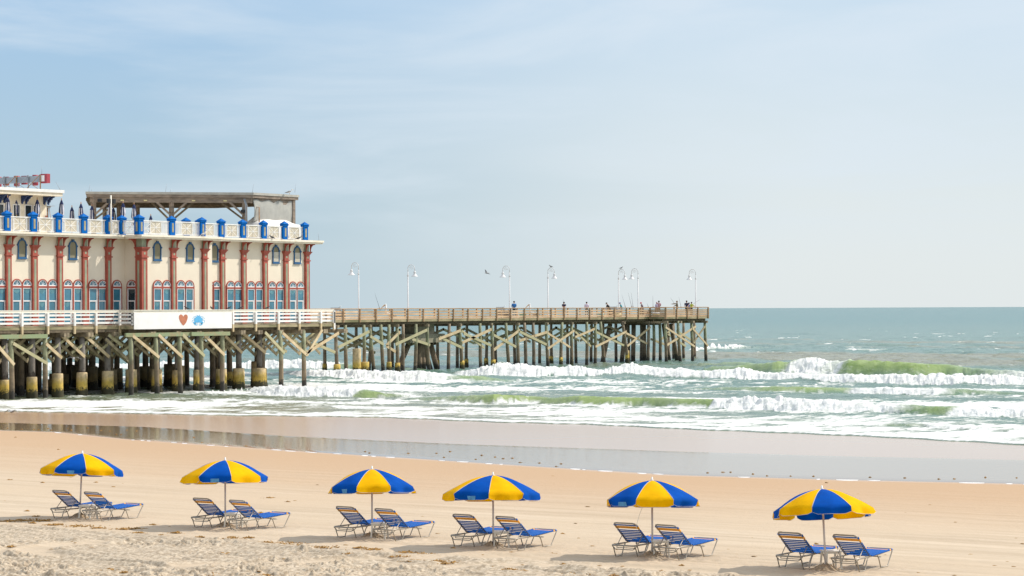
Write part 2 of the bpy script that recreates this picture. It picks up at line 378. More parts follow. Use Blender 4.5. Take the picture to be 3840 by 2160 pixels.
def noise(t, vec, scale, st=(1, 1, 1), det=5, rg=.6):
    m_ = t.nodes.new('ShaderNodeMapping'); m_.inputs['Scale'].default_value = st; t.links.new(vec, m_.inputs['Vector'])
    n = t.nodes.new('ShaderNodeTexNoise'); n.inputs['Scale'].default_value = scale; n.inputs['Detail'].default_value = det; n.inputs['Roughness'].default_value = rg
    t.links.new(m_.outputs[0], n.inputs['Vector']); return n.outputs['Fac']
def rng(t, v, a, b_, c=0., d=1.):
    x = t.nodes.new('ShaderNodeMapRange'); x.inputs['From Min'].default_value = a; x.inputs['From Max'].default_value = b_; x.inputs['To Min'].default_value = c; x.inputs['To Max'].default_value = d
    t.links.new(v, x.inputs['Value']); return x.outputs[0]
g = t.nodes.new('ShaderNodeNewGeometry').outputs['Position']
streak = noise(t, g, 1.0, (.09, 1.7, 1)); grain = noise(t, g, 9, (1, 1, 1), 6, .7); blot = noise(t, g, .22, (.5, 1, 1), 4)
dry = mixn(t, rng(t, streak, .38, .68), (.45, .345, .23), (.58, .46, .325))
dry = mixn(t, rng(t, blot, .4, .65), dry, (.52, .40, .27))
chc = mixn(t, rng(t, grain, .42, .62), (.33, .25, .165), (.60, .49, .355))  # darker tone puts shade flecks of the clods into the sand colour
c = mixn(t, attr(t, 'churn'), dry, chc)
speck = rng(t, noise(t, g, 5.5, (1, 1, 1), 3, .7), .66, .72)
c = mixn(t, attr(t, 'damp'), c, (.46, .30, .17))
wetc = mixn(t, attr(t, 'bar_tint'), (.47, .345, .25), (.44, .275, .155))  # right side greyed to paint in sky reflection, left browner wet sand
c = mixn(t, attr(t, 'wet'), c, wetc)
t.links.new(c, b.inputs['Base Color'])
ro = t.nodes.new('ShaderNodeMath'); ro.operation = 'MULTIPLY_ADD'; ro.inputs[1].default_value = -.73; ro.inputs[2].default_value = .93
t.links.new(attr(t, 'wet'), ro.inputs[0]); t.links.new(ro.outputs[0], b.inputs['Roughness'])
bp = t.nodes.new('ShaderNodeBump'); bp.inputs['Strength'].default_value = .55; bp.inputs['Distance'].default_value = .04
wm = t.nodes.new('ShaderNodeMath'); wm.operation = 'SUBTRACT'; wm.inputs[0].default_value = 1; t.links.new(attr(t, 'wet'), wm.inputs[1])
st_ = t.nodes.new('ShaderNodeMath'); st_.operation = 'MULTIPLY'; st_.inputs[1].default_value = .6; t.links.new(wm.outputs[0], st_.inputs[0]); t.links.new(st_.outputs[0], bp.inputs['Strength'])
t.links.new(noise(t, g, 6.0, (1, 1, 1), 6, .7), bp.inputs['Height']); t.links.new(bp.outputs['Normal'], b.inputs['Normal'])
grid_obj('beach_sand', r, s, z, dict(churn=ch, damp=damp, wet=wet, bar_tint=bar_tint), sm)
def ground(r_, s_):
    return float(base_sand(np.array([r_]), np.array([s_]))[0])
# ---- tide pool: thin still water lying in the runnel
pm = bpy.data.materials.new('pool_water'); pm.use_nodes = True; t = pm.node_tree; b = t.nodes['Principled BSDF']
b.inputs['Base Color'].default_value = (.29, .20, .12, 1); b.inputs['Roughness'].default_value = .03; b.inputs['IOR'].default_value = 1.33; b.inputs['Specular IOR Level'].default_value = .4
g = t.nodes.new('ShaderNodeNewGeometry').outputs['Position']
bp = t.nodes.new('ShaderNodeBump'); bp.inputs['Strength'].default_value = .20; bp.inputs['Distance'].default_value = .03
t.links.new(noise(t, g, 3.0, (.8, 1.2, 1), 4), bp.inputs['Height']); t.links.new(bp.outputs['Normal'], b.inputs['Normal'])
rr = np.linspace(-190, 40, 500); tt = np.linspace(-.12, 1.15, 12)
R_, T_ = np.meshgrid(rr, tt); S_ = s_lo(R_)+T_*(s_hi(R_)-s_lo(R_))+.35*(fbm(R_/2, T_*2, 61, 3)-.5)
grid_obj('tide_pool_water', R_, S_, R_*0+.1165-.03*np.clip(-T_, 0, 1)*0-.10*sst(.0, .12, -T_)-.1*sst(1.0, 1.12, T_), {}, pm)
# ---- thin broken foam line the last wash left along the pool's near edge
fm = mat('dry_foam', (.80, .76, .72), .8, .1, 20)
b_ = MB(); rx = -110.0
while rx < -25:
    ln = random.uniform(.15, .9)
    if random.random() < .62:
        w = random.uniform(.04, .11); n = 6; pts = []
        for k in range(n+1): q = rx+ln*k/n; pts.append((q, float(s_lo(np.array([q]))[0])-.35+.05*math.sin(q*3)+random.uniform(-.02, .02)))
        vs = []; 
        for k, (a_, c_) in enumerate(pts):
            ww = w*math.sin(PI*(k+.35)/(n+.7)); zb = ground(a_, c_)
            vs += [(a_, c_-ww, zb+.002), (a_, c_, zb+.03), (a_, c_+ww, zb+.002)]
        fs = []
        for k in range(n): fs += [(3*k, 3*k+3, 3*k+4, 3*k+1), (3*k+1, 3*k+4, 3*k+5, 3*k+2)]
        b_.add(vs, fs, 0, True)
    rx += ln+random.uniform(.05, .8)
tag(b_.build('foam_line', fm), 'thin broken line of dried foam along the near edge of the tide pool', 'foam', kind='stuff')
# ================================================================ SEA
def crest(pts): 
    q = [(*P(a, b, 0), h, f, gr) for a, b, h, f, gr in pts]; return np.array(q)
# px, py of the wave's foot in the photo, height m, foam 0..1, green 0..1
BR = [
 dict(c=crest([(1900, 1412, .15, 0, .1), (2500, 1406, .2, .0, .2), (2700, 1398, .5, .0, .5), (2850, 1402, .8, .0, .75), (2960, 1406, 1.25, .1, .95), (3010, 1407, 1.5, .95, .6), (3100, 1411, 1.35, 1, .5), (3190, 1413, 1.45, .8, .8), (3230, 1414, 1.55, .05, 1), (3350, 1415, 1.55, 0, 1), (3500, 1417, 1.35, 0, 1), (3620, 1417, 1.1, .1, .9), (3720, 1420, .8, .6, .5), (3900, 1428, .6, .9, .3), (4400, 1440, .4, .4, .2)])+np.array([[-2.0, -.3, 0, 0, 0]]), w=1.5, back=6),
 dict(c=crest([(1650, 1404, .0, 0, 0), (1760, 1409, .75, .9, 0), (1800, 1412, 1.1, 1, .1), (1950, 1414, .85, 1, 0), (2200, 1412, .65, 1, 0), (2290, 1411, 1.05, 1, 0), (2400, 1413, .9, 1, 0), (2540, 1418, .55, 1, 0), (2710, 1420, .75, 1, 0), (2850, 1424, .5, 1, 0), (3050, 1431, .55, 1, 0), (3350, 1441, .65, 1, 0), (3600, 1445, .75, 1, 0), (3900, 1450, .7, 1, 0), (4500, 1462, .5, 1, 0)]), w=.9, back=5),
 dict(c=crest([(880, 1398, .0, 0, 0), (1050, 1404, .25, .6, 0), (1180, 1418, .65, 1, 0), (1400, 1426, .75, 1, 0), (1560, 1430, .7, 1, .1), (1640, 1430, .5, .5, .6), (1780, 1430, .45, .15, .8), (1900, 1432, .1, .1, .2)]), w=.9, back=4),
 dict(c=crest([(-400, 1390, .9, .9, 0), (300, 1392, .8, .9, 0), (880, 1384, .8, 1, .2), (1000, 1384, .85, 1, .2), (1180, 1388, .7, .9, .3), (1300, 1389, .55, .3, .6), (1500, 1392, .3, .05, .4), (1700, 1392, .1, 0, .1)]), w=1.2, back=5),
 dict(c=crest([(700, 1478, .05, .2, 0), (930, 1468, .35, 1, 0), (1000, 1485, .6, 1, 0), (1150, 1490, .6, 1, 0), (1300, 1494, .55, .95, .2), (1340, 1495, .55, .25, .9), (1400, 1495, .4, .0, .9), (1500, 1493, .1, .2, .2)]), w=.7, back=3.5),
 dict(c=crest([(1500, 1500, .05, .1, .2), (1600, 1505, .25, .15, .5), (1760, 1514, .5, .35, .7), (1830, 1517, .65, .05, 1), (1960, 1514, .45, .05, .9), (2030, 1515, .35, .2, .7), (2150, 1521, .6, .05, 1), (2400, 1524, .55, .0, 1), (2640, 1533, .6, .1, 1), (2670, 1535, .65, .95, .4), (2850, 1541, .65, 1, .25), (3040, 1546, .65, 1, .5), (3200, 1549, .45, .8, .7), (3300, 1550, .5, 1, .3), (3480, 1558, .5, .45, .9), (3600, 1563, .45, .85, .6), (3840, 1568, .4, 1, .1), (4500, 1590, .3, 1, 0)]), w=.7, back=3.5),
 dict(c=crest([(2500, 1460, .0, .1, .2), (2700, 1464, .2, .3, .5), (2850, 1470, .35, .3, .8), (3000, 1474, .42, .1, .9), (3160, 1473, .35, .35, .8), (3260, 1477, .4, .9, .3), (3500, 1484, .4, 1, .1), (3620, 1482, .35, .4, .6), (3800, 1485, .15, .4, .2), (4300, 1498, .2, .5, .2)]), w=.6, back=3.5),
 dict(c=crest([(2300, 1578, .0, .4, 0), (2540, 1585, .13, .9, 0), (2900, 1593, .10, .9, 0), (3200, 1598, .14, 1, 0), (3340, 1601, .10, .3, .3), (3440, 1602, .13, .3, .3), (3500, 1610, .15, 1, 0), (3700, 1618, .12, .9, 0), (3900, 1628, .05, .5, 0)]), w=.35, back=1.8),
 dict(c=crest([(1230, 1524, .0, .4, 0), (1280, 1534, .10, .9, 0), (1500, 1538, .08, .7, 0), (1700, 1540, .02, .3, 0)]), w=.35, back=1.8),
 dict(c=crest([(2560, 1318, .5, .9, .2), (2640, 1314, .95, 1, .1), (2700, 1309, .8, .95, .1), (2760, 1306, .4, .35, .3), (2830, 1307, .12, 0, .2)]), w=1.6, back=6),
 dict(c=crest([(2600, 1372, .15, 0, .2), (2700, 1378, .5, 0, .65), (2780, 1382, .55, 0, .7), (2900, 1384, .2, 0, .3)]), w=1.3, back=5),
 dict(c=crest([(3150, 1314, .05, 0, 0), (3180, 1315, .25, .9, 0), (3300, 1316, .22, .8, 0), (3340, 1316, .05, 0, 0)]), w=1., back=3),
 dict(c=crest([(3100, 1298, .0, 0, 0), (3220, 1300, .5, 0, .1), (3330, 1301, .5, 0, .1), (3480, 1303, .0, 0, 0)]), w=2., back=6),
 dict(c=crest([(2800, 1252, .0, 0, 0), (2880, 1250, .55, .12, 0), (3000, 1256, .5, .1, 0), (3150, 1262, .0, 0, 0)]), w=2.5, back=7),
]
cols = list(np.arange(-1500, -40, 30))+list(np.arange(-40, 3885, 3.0))+list(np.arange(3900, 5600, 30))
dl = [.15, .3, .6, 1.0]+list(np.arange(1.5, 120, 1.1))+list(np.arange(120, 430, .85))+list(np.arange(430, 640, 1.2))
r, s, D = fan(cols, dl)
near = sst(900, 350, D)
r0 = r+.6*(fbm(r/5, s/5, 71)-.5); s0 = s+1.2*(fbm(r/7, s/4, 72)-.5)*near
sed = s_edge(r)
off = np.clip(s-sed, 0, 1e6)
shal = sst(0, 40, off)
chop = (fbm(r*.20, s*.40, 73, 5, .55)-.5)*.75*sst(4, 110, off)*near+(fbm(r*.5, s*1.1, 74, 4, .6)-.5)*.22*sst(1, 25, off)*near
z = .035+chop+.02*sst(0, 5, off)
foam = np.zeros_like(r); green = np.zeros_like(r); lump = np.zeros_like(r); smooth = np.zeros_like(r)
for k, B in enumerate(BR):
    c_ = B['c']; o_ = np.argsort(c_[:, 0]); c_ = c_[o_]
    sc = np.interp(r, c_[:, 0], c_[:, 1])+(fbm(r/2.5, r*0+k, 80+k, 3)-.5)*.9*min(1, B['w'])
    h = np.interp(r, c_[:, 0], c_[:, 2], 0, 0); f_ = np.interp(r, c_[:, 0], c_[:, 3], 0, 0); gr = np.interp(r, c_[:, 0], c_[:, 4], 0, 0)
    h = h*(1+.22*(fbm(r/2.4, s/3+9+k, 90+k, 4)-.5)*2*np.clip(f_, .15, 1))
    x = s0*.25+s*.75-sc+f_*(fbm(r*1.1, s*1.3, 140+k, 4, .65)-.5)*1.5*B['w']; w = B['w']*(1-np.clip(f_, 0, 1))+np.maximum(B['w']*1.3, 3.2*h)*np.clip(f_, 0, 1)
    face = np.clip(sst(0, w, x), 0, 1)**(1-.45*f_); bk = np.exp(-(np.clip(x-w, 0, 1e3)/B['back'])**1.25); p = face
    f_ = f_*(.62+.55*sst(.35, .6, fbm(r*.16, r*0+3.3*k, 160+k, 2)))
    p = np.where(x < w, face, bk); p[x < 0] = 0
    z = z*(1-.55*p*np.clip(h*2, 0, 1))+h*p
    e = .5*(fbm(r*1.4, s*1.4, 100+k, 4, .6)-.5)*2
    band = sst(-.25, .1, x+.25*e)*(1-sst(w+B['back']*.25, w+B['back']*.75, x+1.6*e))
    foam = np.maximum(foam, np.clip(f_*1.45*band-(1-f_)*.6, 0, 1)*sst(.02, .08, h+f_*.05))
    # white trail behind a breaking crest
    trail = np.exp(-np.clip(x-w, 0, 1e3)/(B['back']*2.2))*(x > w)*f_
    lump = np.maximum(lump, band*f_*np.clip(h, .1, 1))
    foam = np.maximum(foam, .62*trail)
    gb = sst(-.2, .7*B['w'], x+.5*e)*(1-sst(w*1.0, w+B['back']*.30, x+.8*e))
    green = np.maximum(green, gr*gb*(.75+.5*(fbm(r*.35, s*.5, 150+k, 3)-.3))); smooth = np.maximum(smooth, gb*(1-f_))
z = z+lump*((fbm(r*1.7, s*1.5, 111, 5, .66)-.45)*.85)
r_d = lump*(fbm(r*2.1, s*2.1, 112, 3)-.5)*.35
# lacy foam on the water between the lines of surf
c1 = fbm(r*.55, s*.30, 121, 5, .62); c2 = fbm(r*.07, s*.16, 122, 3); c3 = 1-np.abs(fbm(r*.85+c1, s*.42+c1*1.5, 123, 4, .62)*2-1)
zone = sst(0, 3, off)*(1-sst(70, 95, off))
right = sst(-70, -30, r-0)  # to the right of the picture the surf is denser nearer in
val = c3*.62+c1*.55+(c2-.5)*1.0
th = .845-.10*sst(45, 8, off)-.02*right+.20*sst(62, 88, off)
lace = sst(th-.06, th+.12, val)*zone
soft = .50*sst(th-.26, th+.02, val)*zone
gapg = np.clip(1-green*1.3, 0, 1)
foam = np.maximum(foam, lace*gapg); foam = np.maximum(foam, soft*gapg)
lip = sst(0, .25, off)*(1-sst(.9, 2.6, off+1.4*(fbm(r*.7, s*.7, 124, 3)-.5)*2))
foam = np.maximum(foam, lip*(.75+.5*(fbm(r*2.5, s*2.5, 125, 3)-.5)))
z = z+.07*lip*np.sin(PI*np.clip(off/1.8, 0, 1))*(.6+.8*fbm(r*2, s*2, 126, 3))
caps = sst(.80, .86, fbm(r*.045, s*.35, 131, 4, .6)+.10*fbm(r*.4, s*1.2, 132, 2))*sst(80, 140, off)*(1-sst(500, 900, D))
foam = np.maximum(foam, .8*caps)
z = np.where(s < sed, .03-.5*(sed-s), z)
brown = sst(.0, 1, sst(60, 22, off)*.55*sst(-60, -100, r)+.38*sst(26, 4, off)+sst(.47, .62, fbm(r*.012+3, s*.045, 141, 4))*sst(105, 150, off)*(1-sst(200, 520, off))*.9)
far = sst(150, 1200, D)
wm_ = bpy.data.materials.new('sea_water'); wm_.use_nodes = True; t = wm_.node_tree; b = t.nodes['Principled BSDF']
g = t.nodes.new('ShaderNodeNewGeometry').outputs['Position']
n1 = noise(t, g, .34, (.8, .8, 1), 8, .72); n2 = noise(t, g, .03, (.4, 1.6, 1), 5, .6)
wc = mixn(t, rng(t, n1, .36, .64), (.055, .125, .09), (.17, .245, .185))
wc = mixn(t, rng(t, n2, .42, .62, 0, .5), wc, (.12, .22, .18))
wc = mixn(t, attr(t, 'far'), wc, mixn(t, rng(t, n1, .4, .6), (.02, .105, .092), (.055, .175, .155)))
wc = mixn(t, attr(t, 'brown'), wc, mixn(t, rng(t, n1, .38, .62), (.15, .145, .08), (.26, .25, .155)))
wc = mixn(t, attr(t, 'green'), wc, mixn(t, rng(t, noise(t, g, 1.2, (.5, 1, 1), 4), .3, .7), (.24, .33, .09), (.41, .49, .20)))  # wave faces painted brighter green for sunlight coming through the thin water
fn_ = noise(t, g, 3.2, (.6, 1, 1), 6, .7)
fsum = t.nodes.new('ShaderNodeMath'); fsum.operation = 'MULTIPLY_ADD'; fsum.inputs[1].default_value = 1.5
fo_ = t.nodes.new('ShaderNodeMath'); fo_.operation = 'MULTIPLY_ADD'; fo_.inputs[1].default_value = 1.1; fo_.inputs[2].default_value = -.75
t.links.new(fn_, fo_.inputs[0]); t.links.new(attr(t, 'foam'), fsum.inputs[0]); t.links.new(fo_.outputs[0], fsum.inputs[2])
ff = rng(t, fsum.outputs[0], .05, .75)
wc = mixn(t, ff, wc, mixn(t, rng(t, noise(t, g, 2.2, (1, .7, 1.6), 5, .7), .36, .62), (.60, .61, .56), (.82, .805, .77)))
t.links.new(wc, b.inputs['Base Color'])
t.links.new(rng(t, ff, 0, .6, .22, .85), b.inputs['Roughness']); b.inputs['IOR'].default_value = 1.33; b.inputs['Specular IOR Level'].default_value = .20
bp = t.nodes.new('ShaderNodeBump'); bp.inputs['Strength'].default_value = .55; bp.inputs['Distance'].default_value = .35
bh = t.nodes.new('ShaderNodeMath'); bh.operation = 'ADD'; t.links.new(noise(t, g, .7, (.8, .9, 1), 7, .68), bh.inputs[0]); t.links.new(rng(t, ff, 0, 1, 0, .25), bh.inputs[1])
t.links.new(bh.outputs[0], bp.inputs['Height']); t.links.new(bp.outputs['Normal'], b.inputs['Normal'])
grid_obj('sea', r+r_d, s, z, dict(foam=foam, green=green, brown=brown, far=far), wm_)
# ================================================================ CASINO BUILDING ON THE PIER
R1W, R3W, R4W = -132.9, -131.1, -131.8          # wall planes of the three stretches of facade
R1E, R3E, R4E = -131.9, -130.1, -130.8          # ledge edges in front of them
SC0, SC1, SEND = 135.4, on_r(772, R4W), 156.4
SB = 84.0; RBK = -160.0; ZD = 5.36; ZL = 12.40
bld = empty('pier_casino', (R3W, 120, ZD), 0, 'long cream stucco casino on the pier with red pilasters and blue terrace posts', 'building')
bld.location = (0, 0, 0)
w = MB(); w.box(RBK, R1W, SB, SC0, ZD, ZL-.02); w.box(RBK, R3W, SC0, SC1, ZD, ZL-.02); w.box(RBK, R4W, SC1, SEND, ZD, ZL-.02)
w.build('wall', M['stucco'], bld)
def ledge(r, s0, s1, b, e0=0, e1=0):
    b.box(RBK-.5, r, s0, s1, ZL-.16, ZL, 0); b.box(RBK-.4, r-.09, s0+.05*e0, s1-.05*e1, ZL-.30, ZL-.162, 1)
lb = MB(); ledge(R1E, SB, SC0-1.0, lb); ledge(R3E, SC0-.998, SC1+.2, lb, 1, 1); ledge(R4E, SC1+.203, SEND+1.0, lb, 0, 1)
lb.build('ledge', [M['ledge'], M['stucco_trim']], bld)
def arch(sc, w_, z0, zs, n=12):
    pts = [(sc-w_, z0), (sc-w_, zs)]+[(sc-w_*math.cos(PI*k/n), zs+w_*math.sin(PI*k/n)) for k in range(1, n)]+[(sc+w_, zs), (sc+w_, z0)]
    return pts
def on(r0, sg=1): return lambda d: (lambda u, v: (r0+d, u, v))
def window(fn, sc, dark=False, zs=8.36, style=0):
    f = lambda d: fn(d)
    m = MB(); m.ring(arch(sc, .53, 5.45, zs), arch(sc, .455, 5.5, zs), f(0), f(.10)); m.prism([(sc-.46, 8.22), (sc+.46, 8.22), (sc+.46, 8.36), (sc-.46, 8.36)], f(.098), f(0))
    o = m.build('arched_window', M['red'], bld)
    m = MB(); m.ring(arch(sc, .455, 8.36, 8.41), arch(sc, .365, 8.44, 8.41), f(0), f(.075))
    sq = lambda a, b, c, d: [(a, b), (c, b), (c, d), (a, d)]
    m.ring(sq(sc-.455, 5.5, sc+.455, 8.22), sq(sc-.385, 5.6, sc+.37, 8.15), f(0), f(.07))
    m.prism(sq(sc-.39, 7.18, sc+.38, 7.27), f(.068), f(0)); m.prism(sq(sc+.27, 5.6, sc+.375, 7.18), f(.05), f(0))
    for k in range(1, 5): 
        an = PI*k/5; m.prism([(sc-.012*math.sin(an), 8.44+.012*math.cos(an)), (sc+.36*math.cos(an)-.012*math.sin(an), 8.44+.33*math.sin(an)), (sc+.36*math.cos(an)+.012*math.sin(an), 8.44+.33*math.sin(an)-.01), (sc+.012*math.sin(an), 8.42)], f(.04), f(0))
    m.build('frame', M['vinyl'], o)
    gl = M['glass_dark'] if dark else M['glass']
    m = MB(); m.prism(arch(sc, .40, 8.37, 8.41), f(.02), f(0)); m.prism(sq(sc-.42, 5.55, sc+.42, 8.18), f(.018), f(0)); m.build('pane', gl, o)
    if style:
        m = MB()
        for zt in ([8.12, 7.15] if style == 2 else [8.12] if style == 1 else [7.15]):
            N = 9; up = [(sc-.36+.72*k/N, zt) for k in range(N+1)]; dn = [(sc+.36-.72*k/N, zt-.08-.26*math.sin(PI*k/N)) for k in range(N+1)]
            if zt < 8: up = [(sc-.36+.62*k/N, zt) for k in range(N+1)]; dn = [(sc+.26-.62*k/N, zt-.10-.30*math.sin(PI*k/N)) for k in range(N+1)]
            m.prism(up+dn, f(.026), f(.0))
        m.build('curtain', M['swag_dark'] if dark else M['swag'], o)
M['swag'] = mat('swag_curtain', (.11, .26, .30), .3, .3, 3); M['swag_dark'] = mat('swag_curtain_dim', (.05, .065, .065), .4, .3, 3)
random.seed(3)
def wins(pxs, r0):
    for p in pxs: window(on(r0), on_r(p, r0), style=random.choice([0, 1, 2, 3, 1]))
wins([-34, 5, 61.8, 100.5, 158.4, 196, 253, 291, 348, 383, 437], R1W)
wins([589.7, 624.6, 677, 709.5], R3W)
wins([784, 810.5, 863.5, 892.5, 940, 971, 1019, 1050, 1097, 1126], R4W)
# the single window in the shaded return wall (faces the shore)
def ret(d): return lambda u, v: (u, SC0-d, v)
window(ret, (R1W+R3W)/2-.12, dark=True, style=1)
def upper(r0, px, louv=False):
    sc = on_r(px, r0); f = on(r0)
    m = MB(); m.ring(arch(sc, .43, 10.42, 11.45, 14), arch(sc, .345, 10.54, 11.45, 14), f(0), f(.10)); m.prism([(sc-.09, 11.76), (sc+.09, 11.76), (sc+.11, 11.96), (sc-.11, 11.96)], f(.13), f(0))
    m.prism([(sc-.46, 10.36), (sc+.46, 10.36), (sc+.46, 10.44), (sc-.46, 10.44)], f(.13), f(0))
    for q in (-1, 1): m.prism([(sc+q*.40, 11.36), (sc+q*.50, 11.38), (sc+q*.50, 11.5), (sc+q*.40, 11.52)][::q], f(.12), f(0))
    o = m.build('arched_shutter', M['blue_trim'], bld)
    m = MB(); m.prism(arch(sc, .38, 10.5, 11.45, 14), f(.03), f(0)); m.build('panel', M['shutter'], o)
    if louv:
        m = MB()
        for k in range(9): z = 10.56+k*.09; m.box(r0+.03, r0+.075, sc-.33, sc+.33, z, z+.05)
        m.build('louvre', M['offwhite'], o)
for p in (-150, 82, 272): upper(R1W, p)
for p in (589, 712): upper(R3W, p)
upper(R4W, 803.5-0); 
for p in (1034, 1114): upper(R4W, p, True)
def bracket(b, sc, r0, d0=.20, d1=.74):
    N = 6; cur = [(d0+.07+(d1-d0-.14)*(1-math.cos(PI/2*k/N)), 11.50+.52*math.sin(PI/2*k/N)) for k in range(N+1)]
    poly = [(d0, 12.098), (d0, 11.40)]+[(d0+.07, 11.40)]+cur+[(d1, 12.02), (d1, 12.098)]
    b.prism(poly, lambda u, v: (r0+u, sc-.045, v), lambda u, v: (r0+u, sc+.045, v))
def bracket_side(b, rr, s0, dirn):
    N = 6; cur = [(.07+.6*(1-math.cos(PI/2*k/N)), 11.50+.52*math.sin(PI/2*k/N)) for k in range(N+1)]
    poly = [(0, 12.098), (0, 11.40), (.07, 11.40)]+cur+[(.72, 12.02), (.72, 12.098)]
    b.prism(poly, lambda u, v: (rr-.06, s0+dirn*u, v), lambda u, v: (rr+.06, s0+dirn*u, v))
def shaft(b, r0, s0, s1, dp):
    q = (s0+s1)/2
    def fr(z0, z1, e0, e1):
        for (za, zb, a, c) in [(z0, z1, e0, e1)]:
            vs = [(r0-.0, s0-a, za), (r0+dp+a, s0-a, za), (r0+dp+a, s1+a, za), (r0, s1+a, za), (r0, s0-c, zb), (r0+dp+c, s0-c, zb), (r0+dp+c, s1+c, zb), (r0, s1+c, zb)]
            b.add(vs, [(0, 3, 2, 1), (4, 5, 6, 7), (0, 1, 5, 4), (1, 2, 6, 5), (2, 3, 7, 6), (3, 0, 4, 7)])
    fr(ZD, 10.62, 0, 0); fr(10.62, 10.72, .07, .07); fr(10.72, 11.14, 0, 0); fr(11.14, 11.36, .0, .13); fr(11.36, 11.45, .16, .16)
    fr(ZD, 6.0, .03, .03)
def pilaster(r0, px, dp=.20, br=True):
    sc = on_r(px, r0+dp); b = MB(); shaft(b, r0, sc-.26, sc+.26, dp); o = b.build('pilaster', M['red'], bld)
    m = MB(); m.box(r0+dp-.02, r0+dp+.012, sc-.105, sc+.105, 6.1, 10.38); m.box(r0+dp-.02, r0+dp+.012, sc-.085, sc+.085, 10.86, 11.04); m.box(r0, r0+.19, sc-.18, sc+.18, 11.452, 12.098); m.build('inlay', M['green_inlay'], o)
    for q_ in (-.24, .30): m = MB(); bracket(m, sc+q_, r0); m.build('bracket', M['red'], o)
for p in (-165, -62, 35, 133, 228, 322, 410): pilaster(R1W, p)
for p in (654, 771): pilaster(R3W, p-0)
for p in (838, 918, 998, 1076, 1155): pilaster(R4W, p)
# corner pilaster, two faces
b = MB(); shaft(b, R3W-.42, SC0-.27, SC0+.36, .42+.30); o = b.build('corner_pilaster', M['red'], bld)
m = MB(); m.box(R3W+.28, R3W+.312, SC0-.06, SC0+.14, 6.1, 10.38); m.box(R3W-.18, R3W+.02, SC0-.282, SC0-.25, 6.1, 10.38)
m.box(R3W+.28, R3W+.312, SC0-.05, SC0+.13, 10.86, 11.04); m.box(R3W-.16, R3W+.0, SC0-.282, SC0-.25, 10.86, 11.04); m.box(R3W-.38, R3W+.22, SC0-.20, SC0+.28, 11.452, 12.098); m.build('inlay', M['green_inlay'], o)
m = MB(); bracket(m, SC0+.36, R3W); m.build('bracket', M['red'], o); m = MB(); bracket_side(m, R3W-.42, SC0-.22, -1); m.build('bracket', M['red'], o)
# ---- terrace posts and railings
def bpost(r, s, wr=.30, ws=.56, both=False):
    b = MB(); b.box(r-wr/2, r+wr/2, s-ws/2, s+ws/2, ZL+.003, 13.60)
    b.box(r-wr/2-.05, r+wr/2+.05, s-ws/2-.05, s+ws/2+.05, 13.55, 13.70)
    e = .11; vs = [(r-wr/2-e, s-ws/2-e, 13.70), (r+wr/2+e, s-ws/2-e, 13.70), (r+wr/2+e, s+ws/2+e, 13.70), (r-wr/2-e, s+ws/2+e, 13.70), (r, s, 13.98)]
    b.add(vs, [(0, 3, 2, 1), (0, 1, 4), (1, 2, 4), (2, 3, 4), (3, 0, 4)])
    o = b.build('terrace_post', M['blue'], bld)
    m = MB(); m.box(r+wr/2-.01, r+wr/2+.014, s-.09+(.03 if both else 0), s+.10+(.03 if both else 0), 12.66, 13.38)
    if both: m.box(r-.09, r+.10, s-ws/2-.014, s-ws/2+.01, 12.66, 13.38)
    m.build('post_panel', M['post_inset'], o)
def rpanel(p0, p1, solid=True, star=True):
    """white railing bay between two posts: balusters, star-framed infill in the middle"""
    p0, p1 = Vector((*p0, 0)), Vector((*p1, 0)); L = (p1-p0).length; d = (p1-p0)/L; n = Vector((d.y, -d.x, 0))
    at = lambda t, z, o=0: (p0.x+d.x*t+n.x*o, p0.y+d.y*t+n.y*o, z)
    b = MB(); b.beam(at(0, 13.50), at(L, 13.50), .10, .07); b.beam(at(0, 12.50), at(L, 12.50), .06, .05)
    c = L/2; hw = min(.62, L*.36) if star else 0
    t = .07
    while t < L:
        if not star or abs(t-c) > hw: b.beam(at(t, 12.52), at(t, 13.47), .032, .032)
        t += .135
    if star:
        for q in (-hw, hw): b.beam(at(c+q, 12.52), at(c+q, 13.47), .05, .05)
        for (x0, z0, x1, z1) in ((-hw, 12.52, hw, 13.47), (-hw, 13.47, hw, 12.52), (-hw, 12.995, hw, 12.995), (0, 12.52, 0, 13.47)):
            b.beam(at(c+x0, z0, .0), at(c+x1, z1, .0), .016, .04)
        b.beam(at(c-.06, 12.995, .014), at(c+.06, 12.995, .014), .012, .12)
    o = b.build('terrace_railing', M['white'], bld)
    if star and solid:
        m = MB(); m.beam(at(c-hw, 13.0, -.02), at(c+hw, 13.0, -.02), .02, .9); m.build('infill_panel', M['beige_panel'], o)
RP1, RP3, RP4 = R1E-.42, R3E-.42, R4E-.42
s1 = [on_r(p, RP1) for p in (-172, -74, 26, 125, 218, 314, 406, 458)]
s3 = [on_r(525.5, RP3), on_r(644, RP3), on_r(758, RP3)]
s4 = [on_r(p, RP4) for p in (830, 910.6, 989, 1067, 1143.5)]
for q in s1: bpost(RP1, q)
bpost(RP3-.10, s3[0], .52, .52, True)
for q in s3[1:]: bpost(RP3, q)
for q in s4: bpost(RP4, q)
hw = .28
for a, c in zip(s1[:-1], s1[1:]): rpanel((RP1, a+hw), (RP1, c-hw))
rpanel((RP1+.15, s1[-1]), (RP3-.36, s3[0]), False)
for a, c in zip(s3[:-1], s3[1:]): rpanel((RP3, a+hw), (RP3, c-hw))
rpanel((RP4, s3[-1]+.3), (RP4, s4[0]-hw))
for a, c in zip(s4[:-1], s4[1:]): rpanel((RP4, a+hw), (RP4, c-hw))
for px, py in ((697, 815), (748, 817)): 
    q = at_top(px, py, 13.98); bpost(q[0], q[1])
bk = [at_top(697, 815, 13.98), at_top(748, 817, 13.98)]
